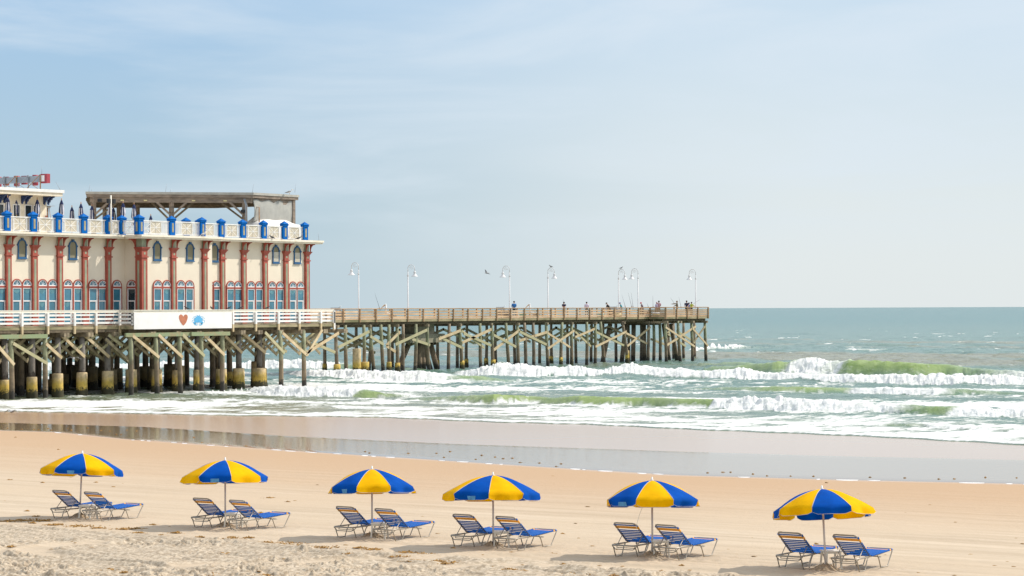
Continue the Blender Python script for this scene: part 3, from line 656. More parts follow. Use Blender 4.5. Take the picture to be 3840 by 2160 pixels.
rpanel((bk[0][0]-1, bk[0][1]-8), (bk[0][0], bk[0][1]-.3), False); rpanel((bk[0][0], bk[0][1]+.3), (bk[1][0], bk[1][1]-.3), False)
# antenna rod on the ledge corner
def rod(name, p0, p1, rad, m, label, cat, parent=None, group=None):
    b = MB(); b.tube([p0, p1], [rad, rad*.6], 5); o = b.build(name, m, parent)
    if parent is None: tag(o, label, cat, group)
    return o
q = on_r(1197, R4E-.3); rod('lightning_rod', (R4E-.3, q, ZL), (R4E-.3, q-.1, ZL+.72), .015, M['steel'], '', '', bld)
# ================================================================ ROOFTOP BAR (upper left)
bar = empty('rooftop_bar', (0, 0, 0), 0, 'cream upper-deck bar house with flat overhanging roof and navy scroll brackets', 'building')
rw = -137.2; sE = on_r(176, rw)
m = MB(); m.box(-150, rw, SB, sE, ZL+.004, 15.46); m.build('wall', M['stucco_trim'], bar)
m = MB(); sR = on_r(243, -135.9); m.box(-152, -135.9, SB-1, sR, 15.70, 15.93, 0); m.box(-151.9, -136.0, SB-1, sR-.1, 15.44, 15.698, 1); m.build('roof', [M['white'], M['stucco_trim']], bar)
for p0, p1 in ((-60, 15), (48, 75), (92, 119), (124, 150)):
    a, c = on_r(p0, rw), on_r(p1, rw); zt = z_at(80, 767, rw)
    f = on(rw); sq = [(a, 12.6), (c, 12.6), (c, zt), (a, zt)]; si = [(a+.06, 12.66), (c-.06, 12.66), (c-.06, zt-.06), (a+.06, zt-.06)]
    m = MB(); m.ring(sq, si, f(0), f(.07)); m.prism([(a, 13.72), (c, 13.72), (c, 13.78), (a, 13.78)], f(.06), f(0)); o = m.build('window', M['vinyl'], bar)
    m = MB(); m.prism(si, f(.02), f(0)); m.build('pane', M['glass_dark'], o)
for px, py in ((10, 700), (92, 700), (175, 700)):
    for dd in (0, .42):
        m = MB(); q = on_r(px-12, rw)+dd
        poly = [(0, 15.438), (0, 14.85), (.10, 14.78), (.14, 14.95), (.26, 15.0), (.30, 15.14), (.46, 15.18), (.52, 15.30), (.72, 15.34), (.74, 15.438)]
        m.prism(poly, lambda u, v: (rw+u, q, v), lambda u, v: (rw+u, q+.13, v)); m.build('bracket', M['navy'], bar)
q = on_r(228, -136.6); rod('lightning_rod', (-136.6, q, 15.93), (-136.6, q-.5, 16.6), .02, M['steel'], '', '', bar)
q = on_r(170, rw); m = MB(); m.tube([(rw, q, 13.75), (rw+.12, q, 13.75), (rw+.12, q, 13.95)], .07, 8); m.build('wall_lamp', M['red'], bar)
# ---- big letter sign seen from its side, on steel legs
sg = empty('rooftop_sign', (0, 0, 0), 0, 'grey sign cabinet with red letter edges on braced steel legs above the bar roof', 'sign')
sS = 131.3; r0g, r1g = -137.9, -147.5
def ssz(px): return None
m = MB(); m.box(r1g, r0g-.15, sS-.10, sS+.10, 16.62, 17.12); m.build('cabinet', M['steel'], sg)
m = MB(); m.box(r0g-.1, r0g+.62, sS-.06, sS+.30, 16.52, 17.25); m.build('end_box', M['letter_red'], sg)
m = MB(); m.box(r0g-.02, r0g+.36, sS-.075, sS-.06, 16.66, 17.14); m.build('white_face', M['vinyl'], sg)
for k in range(6):
    rr_ = r0g-k*1.35
    m = MB(); m.beam((rr_, sS-.16, 15.932), (rr_, sS-.16, 17.2), .07, .07); m.beam((rr_-.02, sS-.18, 17.2), (rr_-.75, sS-1.1, 15.932), .055, .055)
    if k < 5: m.beam((rr_, sS-.14, 15.95), (rr_-1.3, sS-.14, 16.6), .03, .03)
    m.build('leg', M['rust'] if k % 2 == 0 else M['steel'], sg)
for k in range(8):
    rr_ = r0g-1.1-k*1.05
    m = MB(); m.box(rr_-.28, rr_+.28, sS+.102, sS+.26, 16.5, 17.19) if k % 2 else m.lathe([(.0, 0), (.2, .02), (.24, .1), (.24, .85)], (rr_, sS+.35, 16.38), 10); m.build('letter', M['letter_red'], sg)
q = (-137.9, sS); rod('lightning_rod', (q[0], q[1], 17.25), (q[0], q[1], 17.85), .015, M['steel'], '', '', sg)
# ================================================================ PERGOLA
pg = empty('pergola', (0, 0, 0), 0, 'grey timber roof pavilion on heavy posts over the terrace', 'pavilion')
A = Vector((-141.8, 139.9, 0)); Bc = Vector((-132.3, 150.0, 0)); Cc = Vector((-132.3, 155.9, 0)); Dc = Vector((-141.8, 155.9, 0)); Ec = Vector((-149.5, 147.9, 0))
ring_ = [A, Bc, Cc, Dc, Ec]; cen = sum(ring_, Vector())/5
def inset(k): return [p+(cen-p).normalized()*k for p in ring_]
def zslab(b, ring, z0, z1, mi=0):
    n = len(ring); vs = [(p.x, p.y, z0) for p in ring]+[(p.x, p.y, z1) for p in ring]
    b.add(vs, [list(range(n))[::-1], list(range(n, 2*n))]+[(i, (i+1) % n, n+(i+1) % n, n+i) for i in range(n)], mi)
m = MB(); zslab(m, ring_, 16.12, 16.32); m.build('roof', M['ledge_grey'] if 'ledge_grey' in M else M['offwhite'], pg)
m = MB(); zslab(m, inset(.08), 15.88, 16.118); m.build('fascia', M['pergola_wood'], pg)
ii = inset(.42)
for k in range(5):
    a, c = ii[k], ii[(k+1) % 5]; m = MB(); m.beam((a.x, a.y, 15.66), (c.x, c.y, 15.66), .18, .43); m.build('beam', M['pergola_wood'] if k < 2 else M['dark_wood'], pg)
for k in range(5):
    a = A.lerp(Ec, (k+.5)/5); c = Bc.lerp(Dc, (k+.5)/5); m = MB(); m.beam((a.x, a.y, 15.72), (c.x, c.y, 15.72), .10, .26); m.build('rafter', M['dark_wood'], pg)
def ppost(px, tpos, wdt=.3, m_='pergola_wood'):
    m = MB(); m.box(tpos[0]-wdt/2, tpos[0]+wdt/2, tpos[1]-wdt/2, tpos[1]+wdt/2, ZL+.004, 15.88); return m.build('post', M[m_], pg)
L0, L1 = A.lerp(Bc, .02), A.lerp(Bc, .975)
def off_in(p, k): v = (cen-p).normalized(); return p+v*k
posts = [off_in(A.lerp(Bc, .025), .38), off_in(A.lerp(Bc, .50), .38), off_in(A.lerp(Bc, .965), .38), off_in(Bc.lerp(Cc, .95), .35), off_in(Ec.lerp(Dc, .2), .5), off_in(Ec, .5)]
for p in posts: ppost(0, p, .30)
for px in (392, 516): q = at_top(px, 775, 15.5); ppost(0, q, .26)
dAB = (Bc-A).normalized()
for k, sgn in ((0, (1,)), (1, (-1, 1)), (2, (-1,))):
    p = posts[k]
    for q in sgn:
        for zo, mm in ((0, 'brace_dark'), ):
            m = MB(); m.beam((p.x+dAB.x*q*.12+.16*dAB.y, p.y+dAB.y*q*.12-.16*dAB.x, 14.45), (p.x+dAB.x*q*1.25+.16*dAB.y, p.y+dAB.y*q*1.25-.16*dAB.x, 15.5), .07, .17); m.build('brace', M['pergola_wood'], pg)
            m = MB(); v = (cen-p).normalized()*.15; m.beam((p.x-v.x+dAB.x*q*.12, p.y-v.y+dAB.y*q*.12, 14.0), (p.x+v.x*2+dAB.x*q*1.7, p.y+v.y*2+dAB.y*q*1.7, 15.45), .07, .16); m.build('brace', M['dark_wood'], pg)
nAB = Vector((dAB.y, -dAB.x, 0))
for t in (.20, .46-.12, .64, .84):
    p = off_in(A.lerp(Bc, t), .30)+nAB*.10
    m = MB(); m.beam((p.x-dAB.x*.14, p.y-dAB.y*.14, 15.62), (p.x+dAB.x*.14, p.y+dAB.y*.14, 15.62), .12, .09); m.build('beam_light', M['amber'], pg)
for t, z in ((.065, 15.58), (.95, 14.75)):
    p = off_in(A.lerp(Bc, t), .30)+nAB*.2; m = MB(); m.beam((p.x-dAB.x*.18, p.y-dAB.y*.18, z), (p.x+dAB.x*.18, p.y+dAB.y*.18, z), .22, .24); m.build('speaker', M['black'], pg)
p = posts[1]+nAB*.155; m = MB(); m.beam((p.x-dAB.x*.11, p.y-dAB.y*.11, 14.0), (p.x+dAB.x*.11, p.y+dAB.y*.11, 14.0), .02, .42); o = m.build('notice_plate', M['blue'], pg)
m = MB(); p2 = p+nAB*.014; m.prism([(.08*math.cos(k*PI/6), 14.12+.05*math.sin(k*PI/6)) for k in range(12)], lambda u, v: (p2.x+dAB.x*u, p2.y+dAB.y*u, v), lambda u, v: (p2.x+dAB.x*u-nAB.x*.01, p2.y+dAB.y*u-nAB.y*.01, v)); m.build('emblem', M['vinyl'], o)
for px, dz in ((332, .72), (340, .35), (620, .75), (636, .3), (946, .72), (1105, .72)):
    q = at_top(px, 721, 16.32); rod('lightning_rod', (q[0], q[1], 16.3), (q[0]+.05, q[1]+.1, 16.3+dz), .014, M['steel'], '', '', pg)
m = MB(); p = posts[2]; m.tube([(p.x+.22, p.y-.12, ZL), (p.x+.22, p.y-.12, 15.3), (p.x+.1, p.y-.2, 15.8)], .05, 8); m.tube([(p.x+.30, p.y-.02, ZL), (p.x+.30, p.y-.02, 15.2), (p.x+.15, p.y-.1, 15.75)], .04, 8); m.build('conduit', M['steel'], pg)
m = MB(); q = Bc.lerp(Cc, .12); m.tube([(q.x, q.y, ZL), (q.x, q.y, 15.1), (q.x-.4, q.y-.2, 15.15)], .05, 8); m.build('rusty_pipe', M['rust'], pg)
# hanging tarp with folds between the last two posts
N, K = 46, 16; vs = []; fs = []
t0, t1 = .04, .93
for j in range(K+1):
    for i in range(N+1):
        u = i/N; v = j/K; p = Bc.lerp(Cc, t0+(t1-t0)*u)
        edge = .12*math.sin(u*PI*7)*(1-v)**3*.6
        bulge = .10*math.sin(u*22+v*3)*(.3+.7*(1-v))+.35*math.sin(PI*v)*.5
        zb = 13.9; zt = 15.72+edge; sq_ = (.10*math.sin(PI*v)*(1 if u > .5 else -1))
        vs.append((p.x-.28+bulge*.35, p.y-sq_*.9*abs(2*u-1), zt+(zb-zt)*v+.05*math.sin(u*9)*v))
for j in range(K):
    for i in range(N): a = j*(N+1)+i; fs.append((a, a+1, a+N+2, a+N+1))
m = MB(); m.add(vs, fs, 0, True); tp = m.build('hanging_tarp', M['tarp']); tag(tp, 'pale translucent plastic sheet hung under the end of the pavilion roof', 'tarp')
sol = tp.modifiers.new('thick', 'SOLIDIFY'); sol.thickness = .02
# covered furniture / kiosk under a white cloth
vs = []; fs = []; N = 40; K = 10
x0, x1, y0, y1 = -134.2, -132.0, Bc.y+.35, Bc.y+5.75
prof = [(0, 12.45, 0), (.0, 13.80, 0), (.22, 13.95, .5), (.8, 14.25, 1.1), (1.35, 14.35, 1.0), (1.9, 13.9, .8), (2.15, 12.45, 0)]
for k, (dx, zz, _) in enumerate(prof):
    for i in range(N+1):
        u = i/N; e = math.sin(PI*min(1, u*2.6) if u < .19 else (PI/2 if u < .72 else PI/2*(1-(u-.72)/.28)))
        z = zz if k in (0, len(prof)-1) else 13.74+(zz-13.74)*max(.12, e)+.03*math.sin(u*17+k)
        vs.append((x1-dx+(.03*math.sin(u*60+k) if k < 2 else 0), y0+(y1-y0)*u, z))
for k in range(len(prof)-1):
    for i in range(N): a = k*(N+1)+i; fs.append((a, a+1, a+N+2, a+N+1))
fs.append([k*(N+1) for k in range(len(prof))]); fs.append([k*(N+1)+N for k in range(len(prof))][::-1])
m = MB(); m.add(vs, fs, 0, True); tag(m.build('covered_counter', M['tarp_white']), 'long terrace counter under a sagging white cloth cover below the plastic sheet', 'counter')
# ================================================================ DECK UNDER THE BUILDING
S2R, SWE = 131.3, 155.3; RD1, RD3 = -129.5, -128.0
dk = empty('pier_deck', (0, 0, 0), 0, 'wide timber deck on rows of wooden piles and concrete jackets that carries the casino', 'pier')
m = MB(); m.box(RBK, RD1, SB, S2R, ZD-.10, ZD-.003); m.box(RBK, RD3, S2R, SWE, ZD-.10, ZD-.003); m.build('planking', M['old_wood'], dk)
m = MB(); m.box(RD1-.08, RD1+.02, SB, S2R, ZD-.30, ZD-.103); m.box(RD1-.08, RD3+.02, S2R-.05, S2R, ZD-.32, ZD-.10); m.box(RD3-.08, RD3+.02, S2R, SWE+.05, ZD-.30, ZD-.103); m.box(-150, RD3, SWE, SWE+.06, ZD-.32, ZD-.10); m.build('fascia_board', M['fascia'], dk)
m = MB()
for rr_ in np.arange(-159, -129.4, 1.05): m.box(rr_-.08, rr_+.08, SB, SWE-.1, ZD-.52, ZD-.105)
m.box(RD3-.5, RD3-.3, S2R, SWE-.1, ZD-.52, ZD-.105); m.build('stringer', M['dark_wood'], dk)
rowS = [on_r(p, -130.2) for p in (-250, -160, -70, 17, 119, 215, 306, 403, 491, 587, 664, 745, 829, 894, 972, 1053, 1140, 1215)]
for q in rowS:
    rn = RD1+.35 if q < S2R else RD3+.25
    m = MB(); m.box(-159, rn, q-.32, q-.08, ZD-.86, ZD-.53); m.box(-159, rn-.1, q+.08, q+.32, ZD-.86, ZD-.53); m.build('cap_beam', M['old_wood'], dk)
for a, c, r_ in ((-300, 176, -129.0), (470, 722, -127.55), (716, 860, -127.35)):
    m = MB(); m.box(r_-.09, r_+.09, on_r(a, r_), on_r(c, r_), 4.46, 4.76); m.build('waler_beam', M['green_wood'], dk)
def pile(parent, px_t, px_b, r_, ztop, rad=.17, mt='pile', jk=None, name='pile', rb=None, jm='jacket', sides=10):
    s0_, s1_ = (on_r(px_t, r_, 1290), on_r(px_b, rb or r_, 1400)) if px_t is not None else (px_b, px_b)
    b = MB(); r2 = rb or r_; n = 6
    ph = random.uniform(0, 6)
    pts = [(r_+(r2-r_)*k/n+.02*math.sin(k*1.3+ph), s0_+(s1_-s0_)*k/n+.03*math.sin(k*1.1+ph*2), ztop+(-2.2-ztop)*k/n) for k in range(n+1)]
    b.tube(pts, [rad*(.88+.05*k) for k in range(n+1)], sides)
    o = b.build(name, M[mt], parent)
    if jk:
        jr, jz = jk; j = MB(); zb = 0-2.0; k_ = n
        t_ = (ztop-jz*.5)/(ztop+2.2); cx = r_+(r2-r_)*t_; cy = s0_+(s1_-s0_)*t_
        j.lathe([(jr*1.12, zb), (jr*1.10, .25), (jr*1.02, .7), (jr, 1.0), (jr*.99, jz-.05), (jr*.92, jz), (rad*.8, jz+.01)], (cx, cy, 0), 18, jit=.012)
        jo = j.build('concrete_jacket', M[jm], o)
    return o
random.seed(11)
for px, r_ in ((-60, -129.2), (43, -129.2), (170, -129.2), (492, -127.7), (587, -127.7), (676, -127.7), (757, -127.7), (834, -127.7), (1053, -127.8), (1140, -127.8)):
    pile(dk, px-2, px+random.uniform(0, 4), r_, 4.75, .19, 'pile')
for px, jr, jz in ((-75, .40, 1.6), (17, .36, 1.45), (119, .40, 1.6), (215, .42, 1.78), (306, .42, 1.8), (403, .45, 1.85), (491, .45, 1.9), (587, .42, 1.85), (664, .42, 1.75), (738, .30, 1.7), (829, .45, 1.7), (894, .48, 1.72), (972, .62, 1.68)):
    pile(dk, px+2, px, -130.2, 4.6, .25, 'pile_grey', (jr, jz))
pile(dk, 985, 985, -131.0, 4.6, .22, 'pile_dark')
random.seed(12)
inner = MB()
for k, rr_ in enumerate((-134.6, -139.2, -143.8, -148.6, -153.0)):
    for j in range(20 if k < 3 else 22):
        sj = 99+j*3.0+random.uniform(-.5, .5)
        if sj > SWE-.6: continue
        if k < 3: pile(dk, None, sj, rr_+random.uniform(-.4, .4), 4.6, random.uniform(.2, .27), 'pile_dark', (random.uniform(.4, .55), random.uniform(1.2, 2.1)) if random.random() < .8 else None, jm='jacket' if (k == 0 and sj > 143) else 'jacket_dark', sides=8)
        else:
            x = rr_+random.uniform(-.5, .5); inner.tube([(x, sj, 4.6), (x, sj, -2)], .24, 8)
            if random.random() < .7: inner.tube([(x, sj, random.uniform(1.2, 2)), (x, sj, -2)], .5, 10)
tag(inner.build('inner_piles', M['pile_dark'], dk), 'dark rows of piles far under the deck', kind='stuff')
def braces(lst, parent, r_, ox, oy, sc, mt, w_=.24, th=.07, dr=0):
    for k, (x0, y0, x1, y1) in enumerate(lst):
        p0 = (ox+x0/sc, oy+y0/sc); p1 = (ox+x1/sc, oy+y1/sc); rr_ = r_+dr*(k % 2)
        m = MB(); m.beam((rr_, on_r(p0[0], rr_, p0[1]), z_at(*p0, rr_)), (rr_, on_r(p1[0], rr_, p1[1]), z_at(*p1, rr_)), w_, th, up=(1, 0, 0))
        m.build('brace', M[mt if not isinstance(mt, (list, tuple)) else mt[k % len(mt)]], parent)
LB = ['brace_light', 'brace_light', 'brace_mid']
M['brace_mid'] = mat('olive_brace_timber', (.40, .37, .20), .85, .3, 1.6, .4, col2=(.50, .42, .26), thr=(.4, .75))
braces([(-300, 480, -70, 760), (-60, 480, 190, 770), (175, 485, 630, 755), (610, 490, 820, 680)], dk, -128.95, 0, 1150, 3.534, LB)
braces([(810, 375, 1125, 665), (1112, 370, 1450, 668)], dk, -129.9, 0, 1150, 3.534, LB)
braces([(1440, 375, 1625, 525), (1400, 430, 1735, 740)], dk, -129.5, 0, 1150, 3.534, ['brace_mid', 'brace_dark'], dr=.1)
braces([(1760, 385, 2110, 672), (2100, 372, 2420, 672), (2420, 368, 2710, 655), (2700, 365, 2975, 640)], dk, -127.48, 0, 1150, 3.534, LB)
braces([(865, 388, 1090, 612), (1090, 345, 1400, 612)], dk, -129.8, 600, 1150, 3.534, LB, dr=.1)
braces([(1393, 340, 1650, 617), (1625, 348, 1945, 640), (2150, 305, 1945, 645), (1950, 610, 2370, 348)], dk, -127.6, 600, 1150, 3.534, ['brace_mid', 'brace_light', 'brace_light', 'brace_light'])
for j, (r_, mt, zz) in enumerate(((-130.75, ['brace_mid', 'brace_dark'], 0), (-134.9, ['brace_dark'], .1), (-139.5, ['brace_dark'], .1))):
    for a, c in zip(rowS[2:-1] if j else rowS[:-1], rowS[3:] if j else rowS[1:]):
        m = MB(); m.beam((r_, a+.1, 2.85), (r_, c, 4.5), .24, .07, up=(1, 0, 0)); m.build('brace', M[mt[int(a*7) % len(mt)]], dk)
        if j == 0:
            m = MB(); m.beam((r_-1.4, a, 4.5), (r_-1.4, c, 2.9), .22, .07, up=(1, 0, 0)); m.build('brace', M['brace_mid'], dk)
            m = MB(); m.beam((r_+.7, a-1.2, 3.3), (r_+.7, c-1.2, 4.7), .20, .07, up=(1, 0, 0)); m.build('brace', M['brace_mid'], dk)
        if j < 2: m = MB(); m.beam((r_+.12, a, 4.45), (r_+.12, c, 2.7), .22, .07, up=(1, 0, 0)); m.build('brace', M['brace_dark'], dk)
braces([(500, 420, 720, 520), (960, 600, 1090, 730), (1190, 590, 1400, 720), (1450, 540, 1700, 740)], dk, -133.0, 0, 1150, 3.534, 'brace_mid', .2)
# ================================================================ WHITE RAILING AND BANNER BOARD
wr = empty('white_railing', (0, 0, 0), 0, 'white painted plank railing round the casino deck', 'railing')
def board(parent, p0, p1, z0, z1, th, m_, name='rail_board', o=0):
    d = Vector((p1[0]-p0[0], p1[1]-p0[1], 0)).normalized(); n = Vector((d.y, -d.x, 0))*o
    m = MB(); m.beam((p0[0]+n.x, p0[1]+n.y, (z0+z1)/2), (p1[0]+n.x, p1[1]+n.y, (z0+z1)/2), th, z1-z0); return m.build(name, m_, parent)
def wrail(r_, pxs, skip=False):
    ss = [on_r(p, r_) for p in pxs]
    for a, c in zip(ss[:-1], ss[1:]):
        g_ = .012; p0, p1 = (r_-.06, a+g_), (r_-.06, c-g_)
        board(wr, p0, p1, 6.30, 6.47, .04, M['offwhite'], 'top_board', .062)
        board(wr, (r_-.06, a), (r_-.06, c), 6.472, 6.515, .22, M['offwhite'], 'cap_board')
        for z0 in (6.06, 5.76, 5.47): board(wr, p0, p1, z0+random.uniform(-.012, .012), z0+.155, .04, M['white'])
    for a in ss:
        m = MB(); m.box(r_+.0, r_+.14, a-.09, a+.09, ZD-.02, 6.30); m.build('post', M['white'], wr)
        m = MB(); m.box(r_+.005, r_+.135, a-.085, a+.085, ZD-.62, ZD-.022); m.build('post_foot', M['brace_light'], wr)
random.seed(4)
wrail(RD1, [-200, -110, -17, 80, 177, 277, 358, 447])
a0 = on_r(447, RD1); 
for z0, z1, mm in ((6.30, 6.47, 'offwhite'), (6.06, 6.21, 'white'), (5.76, 5.91, 'white'), (5.47, 5.62, 'white')):
    board(wr, (RD1+.16, S2R-.06), (RD3-.02, S2R-.06), z0, z1, .04, M[mm])
board(wr, (RD1+.1, S2R-.06), (RD3+.05, S2R-.06), 6.472, 6.515, .2, M['offwhite'], 'cap_board')
m = MB(); m.box(RD3-.14, RD3, S2R-.08, S2R+.08, ZD-.02, 6.30); m.build('post', M['white'], wr)
wrail(RD3, [871, 957, 1042, 1120, 1201, 1250])
m = MB(); m.box(RD3+.0, RD3+.14, SWE-.15, SWE+.02, 4.85, 6.40); m.build('post', M['white'], wr)
for z0 in (6.3, 6.06, 5.76, 5.47): board(wr, (RD3, SWE-.05), (-149.9, SWE-.05), z0, z0+.15, .04, M['white'])
board(wr, (RD3, SWE-.05), (-149.9, SWE-.05), 6.472, 6.515, .2, M['offwhite'], 'cap_board')
bn = empty('banner_board', (0, 0, 0), 0, 'long white plywood sign board with a red heart and a blue crab', 'sign')
rB = RD3+.16; sA, sZ = on_r(503, rB), on_r(869.5, rB)
m = MB(); m.box(rB-.05, rB, sA, sZ, 5.03, 6.30); m.build('board', M['board_white'] if 'board_white' in M else M['white'], bn)
m = MB(); m.box(rB-.12, rB-.004, sA-.05, sZ+.05, 6.302, 6.46, 0); m.box(rB-.2, rB+.06, sA-.08, sZ+.08, 6.462, 6.515, 0); m.build('top_rail', M['offwhite'], bn)
# heart and crab: outlines given in zoomed photo pixels (9.2 per photo pixel, origin 640,1150)
def bp_(x, y): px, py = 640+x/9.2, 1150+y/9.2; return on_r(px, rB, py), z_at(px, py, rB)
def decal(polys, name, m_, d=.012):
    m = MB()
    for poly in polys:
        q = [bp_(*p) for p in poly]; m.prism(q, lambda u, v: (rB+d, u, v), lambda u, v: (rB-.01, u, v))
    m.build(name, m_, bn)
H = [(437, 355), (452, 310), (480, 280), (520, 268), (560, 282), (585, 320), (588, 370), (570, 450), (535, 540), (490, 610), (437, 652), (385, 605), (335, 530), (300, 450), (284, 385), (285, 330), (305, 290), (345, 268), (385, 275), (418, 305)]
decal([H], 'heart_emblem', M['heart'])
body = [(925, 318), (960, 310), (995, 318), (1030, 350), (1075, 395), (1110, 445), (1090, 470), (1062, 490), (1100, 510), (1130, 540), (1120, 575), (1085, 605), (1060, 600), (1040, 560), (1050, 545), (1000, 538), (955, 550), (910, 538), (860, 545), (868, 560), (850, 600), (820, 605), (785, 575), (772, 545), (800, 512), (840, 492), (820, 470), (800, 445), (835, 395), (885, 350)]
def mir(poly): return [(1912-x, y) for x, y in poly][::-1]
def stroke(pts, w):
    L, R_ = [], []
    for i, p in enumerate(pts):
        a = pts[max(i-1, 0)]; b_ = pts[min(i+1, len(pts)-1)]; dx, dy = b_[0]-a[0], b_[1]-a[1]; l = math.hypot(dx, dy); ww = w*(1-.75*i/(len(pts)-1))/2
        L.append((p[0]-dy/l*ww, p[1]+dx/l*ww)); R_.append((p[0]+dy/l*ww, p[1]-dx/l*ww))
    return L+R_[::-1]
legs = [stroke([(1030, 350), (1060, 335), (1100, 340), (1135, 355)], 22), stroke([(1075, 400), (1110, 385), (1150, 390), (1178, 420)], 24), stroke([(1080, 480), (1110, 458), (1150, 465), (1172, 500), (1172, 550)], 28),
        stroke([(975, 318), (1000, 300), (1020, 290), (1000, 278)], 22), stroke([(1090, 600), (1055, 625), (1010, 635), (975, 620)], 44), stroke([(1085, 590), (1040, 560), (1000, 555), (975, 580)], 24), stroke([(1050, 600), (1010, 592), (985, 600)], 10)]
decal([body]+legs+[mir(q) for q in legs], 'crab_emblem', M['crab'])
decal([[(c+9*math.cos(k), 495+9*math.sin(k)) for k in range(6)] for c in (937, 972)], 'crab_eyes', M['navy'], .016)
# ================================================================ FISHING PIER
fp = empty('fishing_pier', (0, 0, 0), 0, 'long narrow timber fishing pier running out to sea on many braced piles', 'pier')
PN, PF, ZP = -150.1, -155.0, 5.53; ST0, ST1 = 241.3, 251.2; PT = -147.9; PTF = -157.6
m = MB(); m.box(PF, PN, 150, ST0, ZP-.08, ZP); m.box(PTF, PT, ST0+.003, ST1, ZP-.08, ZP); m.build('planking', M['rail_wood'], fp)
m = MB(); m.box(PN-.09, PN-.01, 150, ST0, 5.20, ZP-.083); m.box(PN-.09, PT-.01, ST0-.04, ST0, 5.18, ZP-.083); m.box(PT-.09, PT-.01, ST0, ST1, 5.20, ZP-.083); m.box(PTF, PT, ST1, ST1+.06, 5.2, ZP-.083); m.box(PF, PF+.08, 150, ST0, 5.2, ZP-.083)
m.build('fascia_board', M['fascia'], fp)
m = MB()
for rr_ in np.linspace(PF+.2, PN-.4, 5): m.box(rr_-.07, rr_+.07, 150, ST0, 4.93, 5.44)
for rr_ in np.linspace(PTF+.2, PT-.4, 8): m.box(rr_-.07, rr_+.07, ST0+.01, ST1-.05, 4.93, 5.43)
m.build('stringer', M['dark_wood'], fp)
def brail(p0, p1, n, cap='rail_wood', zt=6.62, nb=3, parent=None):
    p0, p1 = Vector((*p0, 0)), Vector((*p1, 0)); d = (p1-p0).normalized(); nn = Vector((d.y, -d.x, 0)); L = (p1-p0).length
    o = MB(); z_ = zt-.06; o.beam((p0.x, p0.y, z_), (p1.x, p1.y, z_), .20, .05); o.beam((p0.x+nn.x*.0, p0.y+nn.y*.0, z_-.055), (p1.x, p1.y, z_-.055), .05, .055)
    ro = o.build('railing', M[cap], fp)
    for k in range(n+1):
        q = p0+d*(L*k/n)+nn*.05; m = MB(); m.beam((q.x, q.y, 5.19), (q.x, q.y, z_-.03), .11, .16); m.build('post', M['rail_post'], ro)
    for k in range(n):
        a, c = p0+d*(L*k/n+.05), p0+d*(L*(k+1)/n-.05)
        b = MB()
        for i in range(nb):
            zc = 6.245-(.285 if nb == 3 else .21)*i+random.uniform(-.012, .012); b.beam((a.x-nn.x*.03, a.y-nn.y*.03, zc), (c.x-nn.x*.03, c.y-nn.y*.03, zc+random.uniform(-.008, .008)), .04, .17 if nb == 3 else .15)
        b.build('rail_boards', M[random.choice(['rail_wood', 'rail_wood', 'rail_wood2', 'rail_wood3'])], ro)
M['rail_wood2'] = mat('rail_timber_pale', (.66, .46, .29), .8, .2, 2.5, .3, stretch=(1, .2, 1)); M['rail_wood3'] = mat('rail_timber_tan', (.50, .34, .20), .8, .25, 2.5, .3, stretch=(1, .2, 1))
random.seed(21)
sp = (on_r(2073, PN)-on_r(1290, PN))/14.0
s_first = on_r(1290, PN)-sp*10; npn = int(round((ST0-s_first)/sp))
brail((PN, s_first), (PN, ST0), npn); brail((PF, s_first+1.2), (PF, ST0), npn)
brail((PN+.05, ST0), (PT, ST0), 1, nb=4); brail((PT, ST0), (PT, ST1), 4, nb=4, zt=6.66); brail((PT, ST1), (PTF, ST1), 4, nb=4, zt=6.66); brail((PTF, ST1), (PTF, ST0), 4)
random.seed(5)
X5 = lambda x: 1200+x/2.8974
X6 = lambda x: 1950+x/2.8975
near = [(170, 195, .28, 1.05), (275, 288, .13, .95), (478, 483, 0, 0), (540, 605, 0, 0), (660, 700, 0, 0), (750, 750, .2, 1.1), (840, 842, .21, .95), (900, 905, 0, 0), (1045, 1030, 0, 0), (1160, 1195, .0, 0), (1405, 1390, 0, 0), (1515, 1560, .2, .75), (1735, 1755, 0, 0), (1860, 1895, .2, .95), (2020, 2065, .0, 0), (2145, 2160, 0, 0)]
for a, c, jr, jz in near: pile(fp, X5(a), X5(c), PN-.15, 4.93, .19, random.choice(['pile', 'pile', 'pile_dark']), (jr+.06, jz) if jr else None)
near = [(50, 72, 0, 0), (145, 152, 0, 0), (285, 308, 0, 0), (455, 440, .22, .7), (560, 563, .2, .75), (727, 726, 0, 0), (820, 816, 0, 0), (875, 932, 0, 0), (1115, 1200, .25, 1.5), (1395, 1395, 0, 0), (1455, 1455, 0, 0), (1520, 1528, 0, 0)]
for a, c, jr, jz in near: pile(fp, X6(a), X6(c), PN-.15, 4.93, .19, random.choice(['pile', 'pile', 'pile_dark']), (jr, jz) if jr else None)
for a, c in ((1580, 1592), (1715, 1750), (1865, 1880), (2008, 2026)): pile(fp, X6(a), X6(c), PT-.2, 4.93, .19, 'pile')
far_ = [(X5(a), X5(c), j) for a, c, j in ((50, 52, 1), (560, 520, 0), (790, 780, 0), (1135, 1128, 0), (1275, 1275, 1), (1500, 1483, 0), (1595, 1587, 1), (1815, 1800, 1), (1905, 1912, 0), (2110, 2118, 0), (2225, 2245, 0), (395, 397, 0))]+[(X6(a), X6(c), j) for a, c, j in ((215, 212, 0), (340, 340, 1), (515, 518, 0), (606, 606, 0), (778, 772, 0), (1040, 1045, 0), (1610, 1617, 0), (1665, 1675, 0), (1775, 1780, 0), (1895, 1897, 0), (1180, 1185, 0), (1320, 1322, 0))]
for a, c, j in far_: pile(fp, a, c, PF+.2, 4.93, .18, 'pile_dark', (.24, .9) if j else None, jm='jacket')
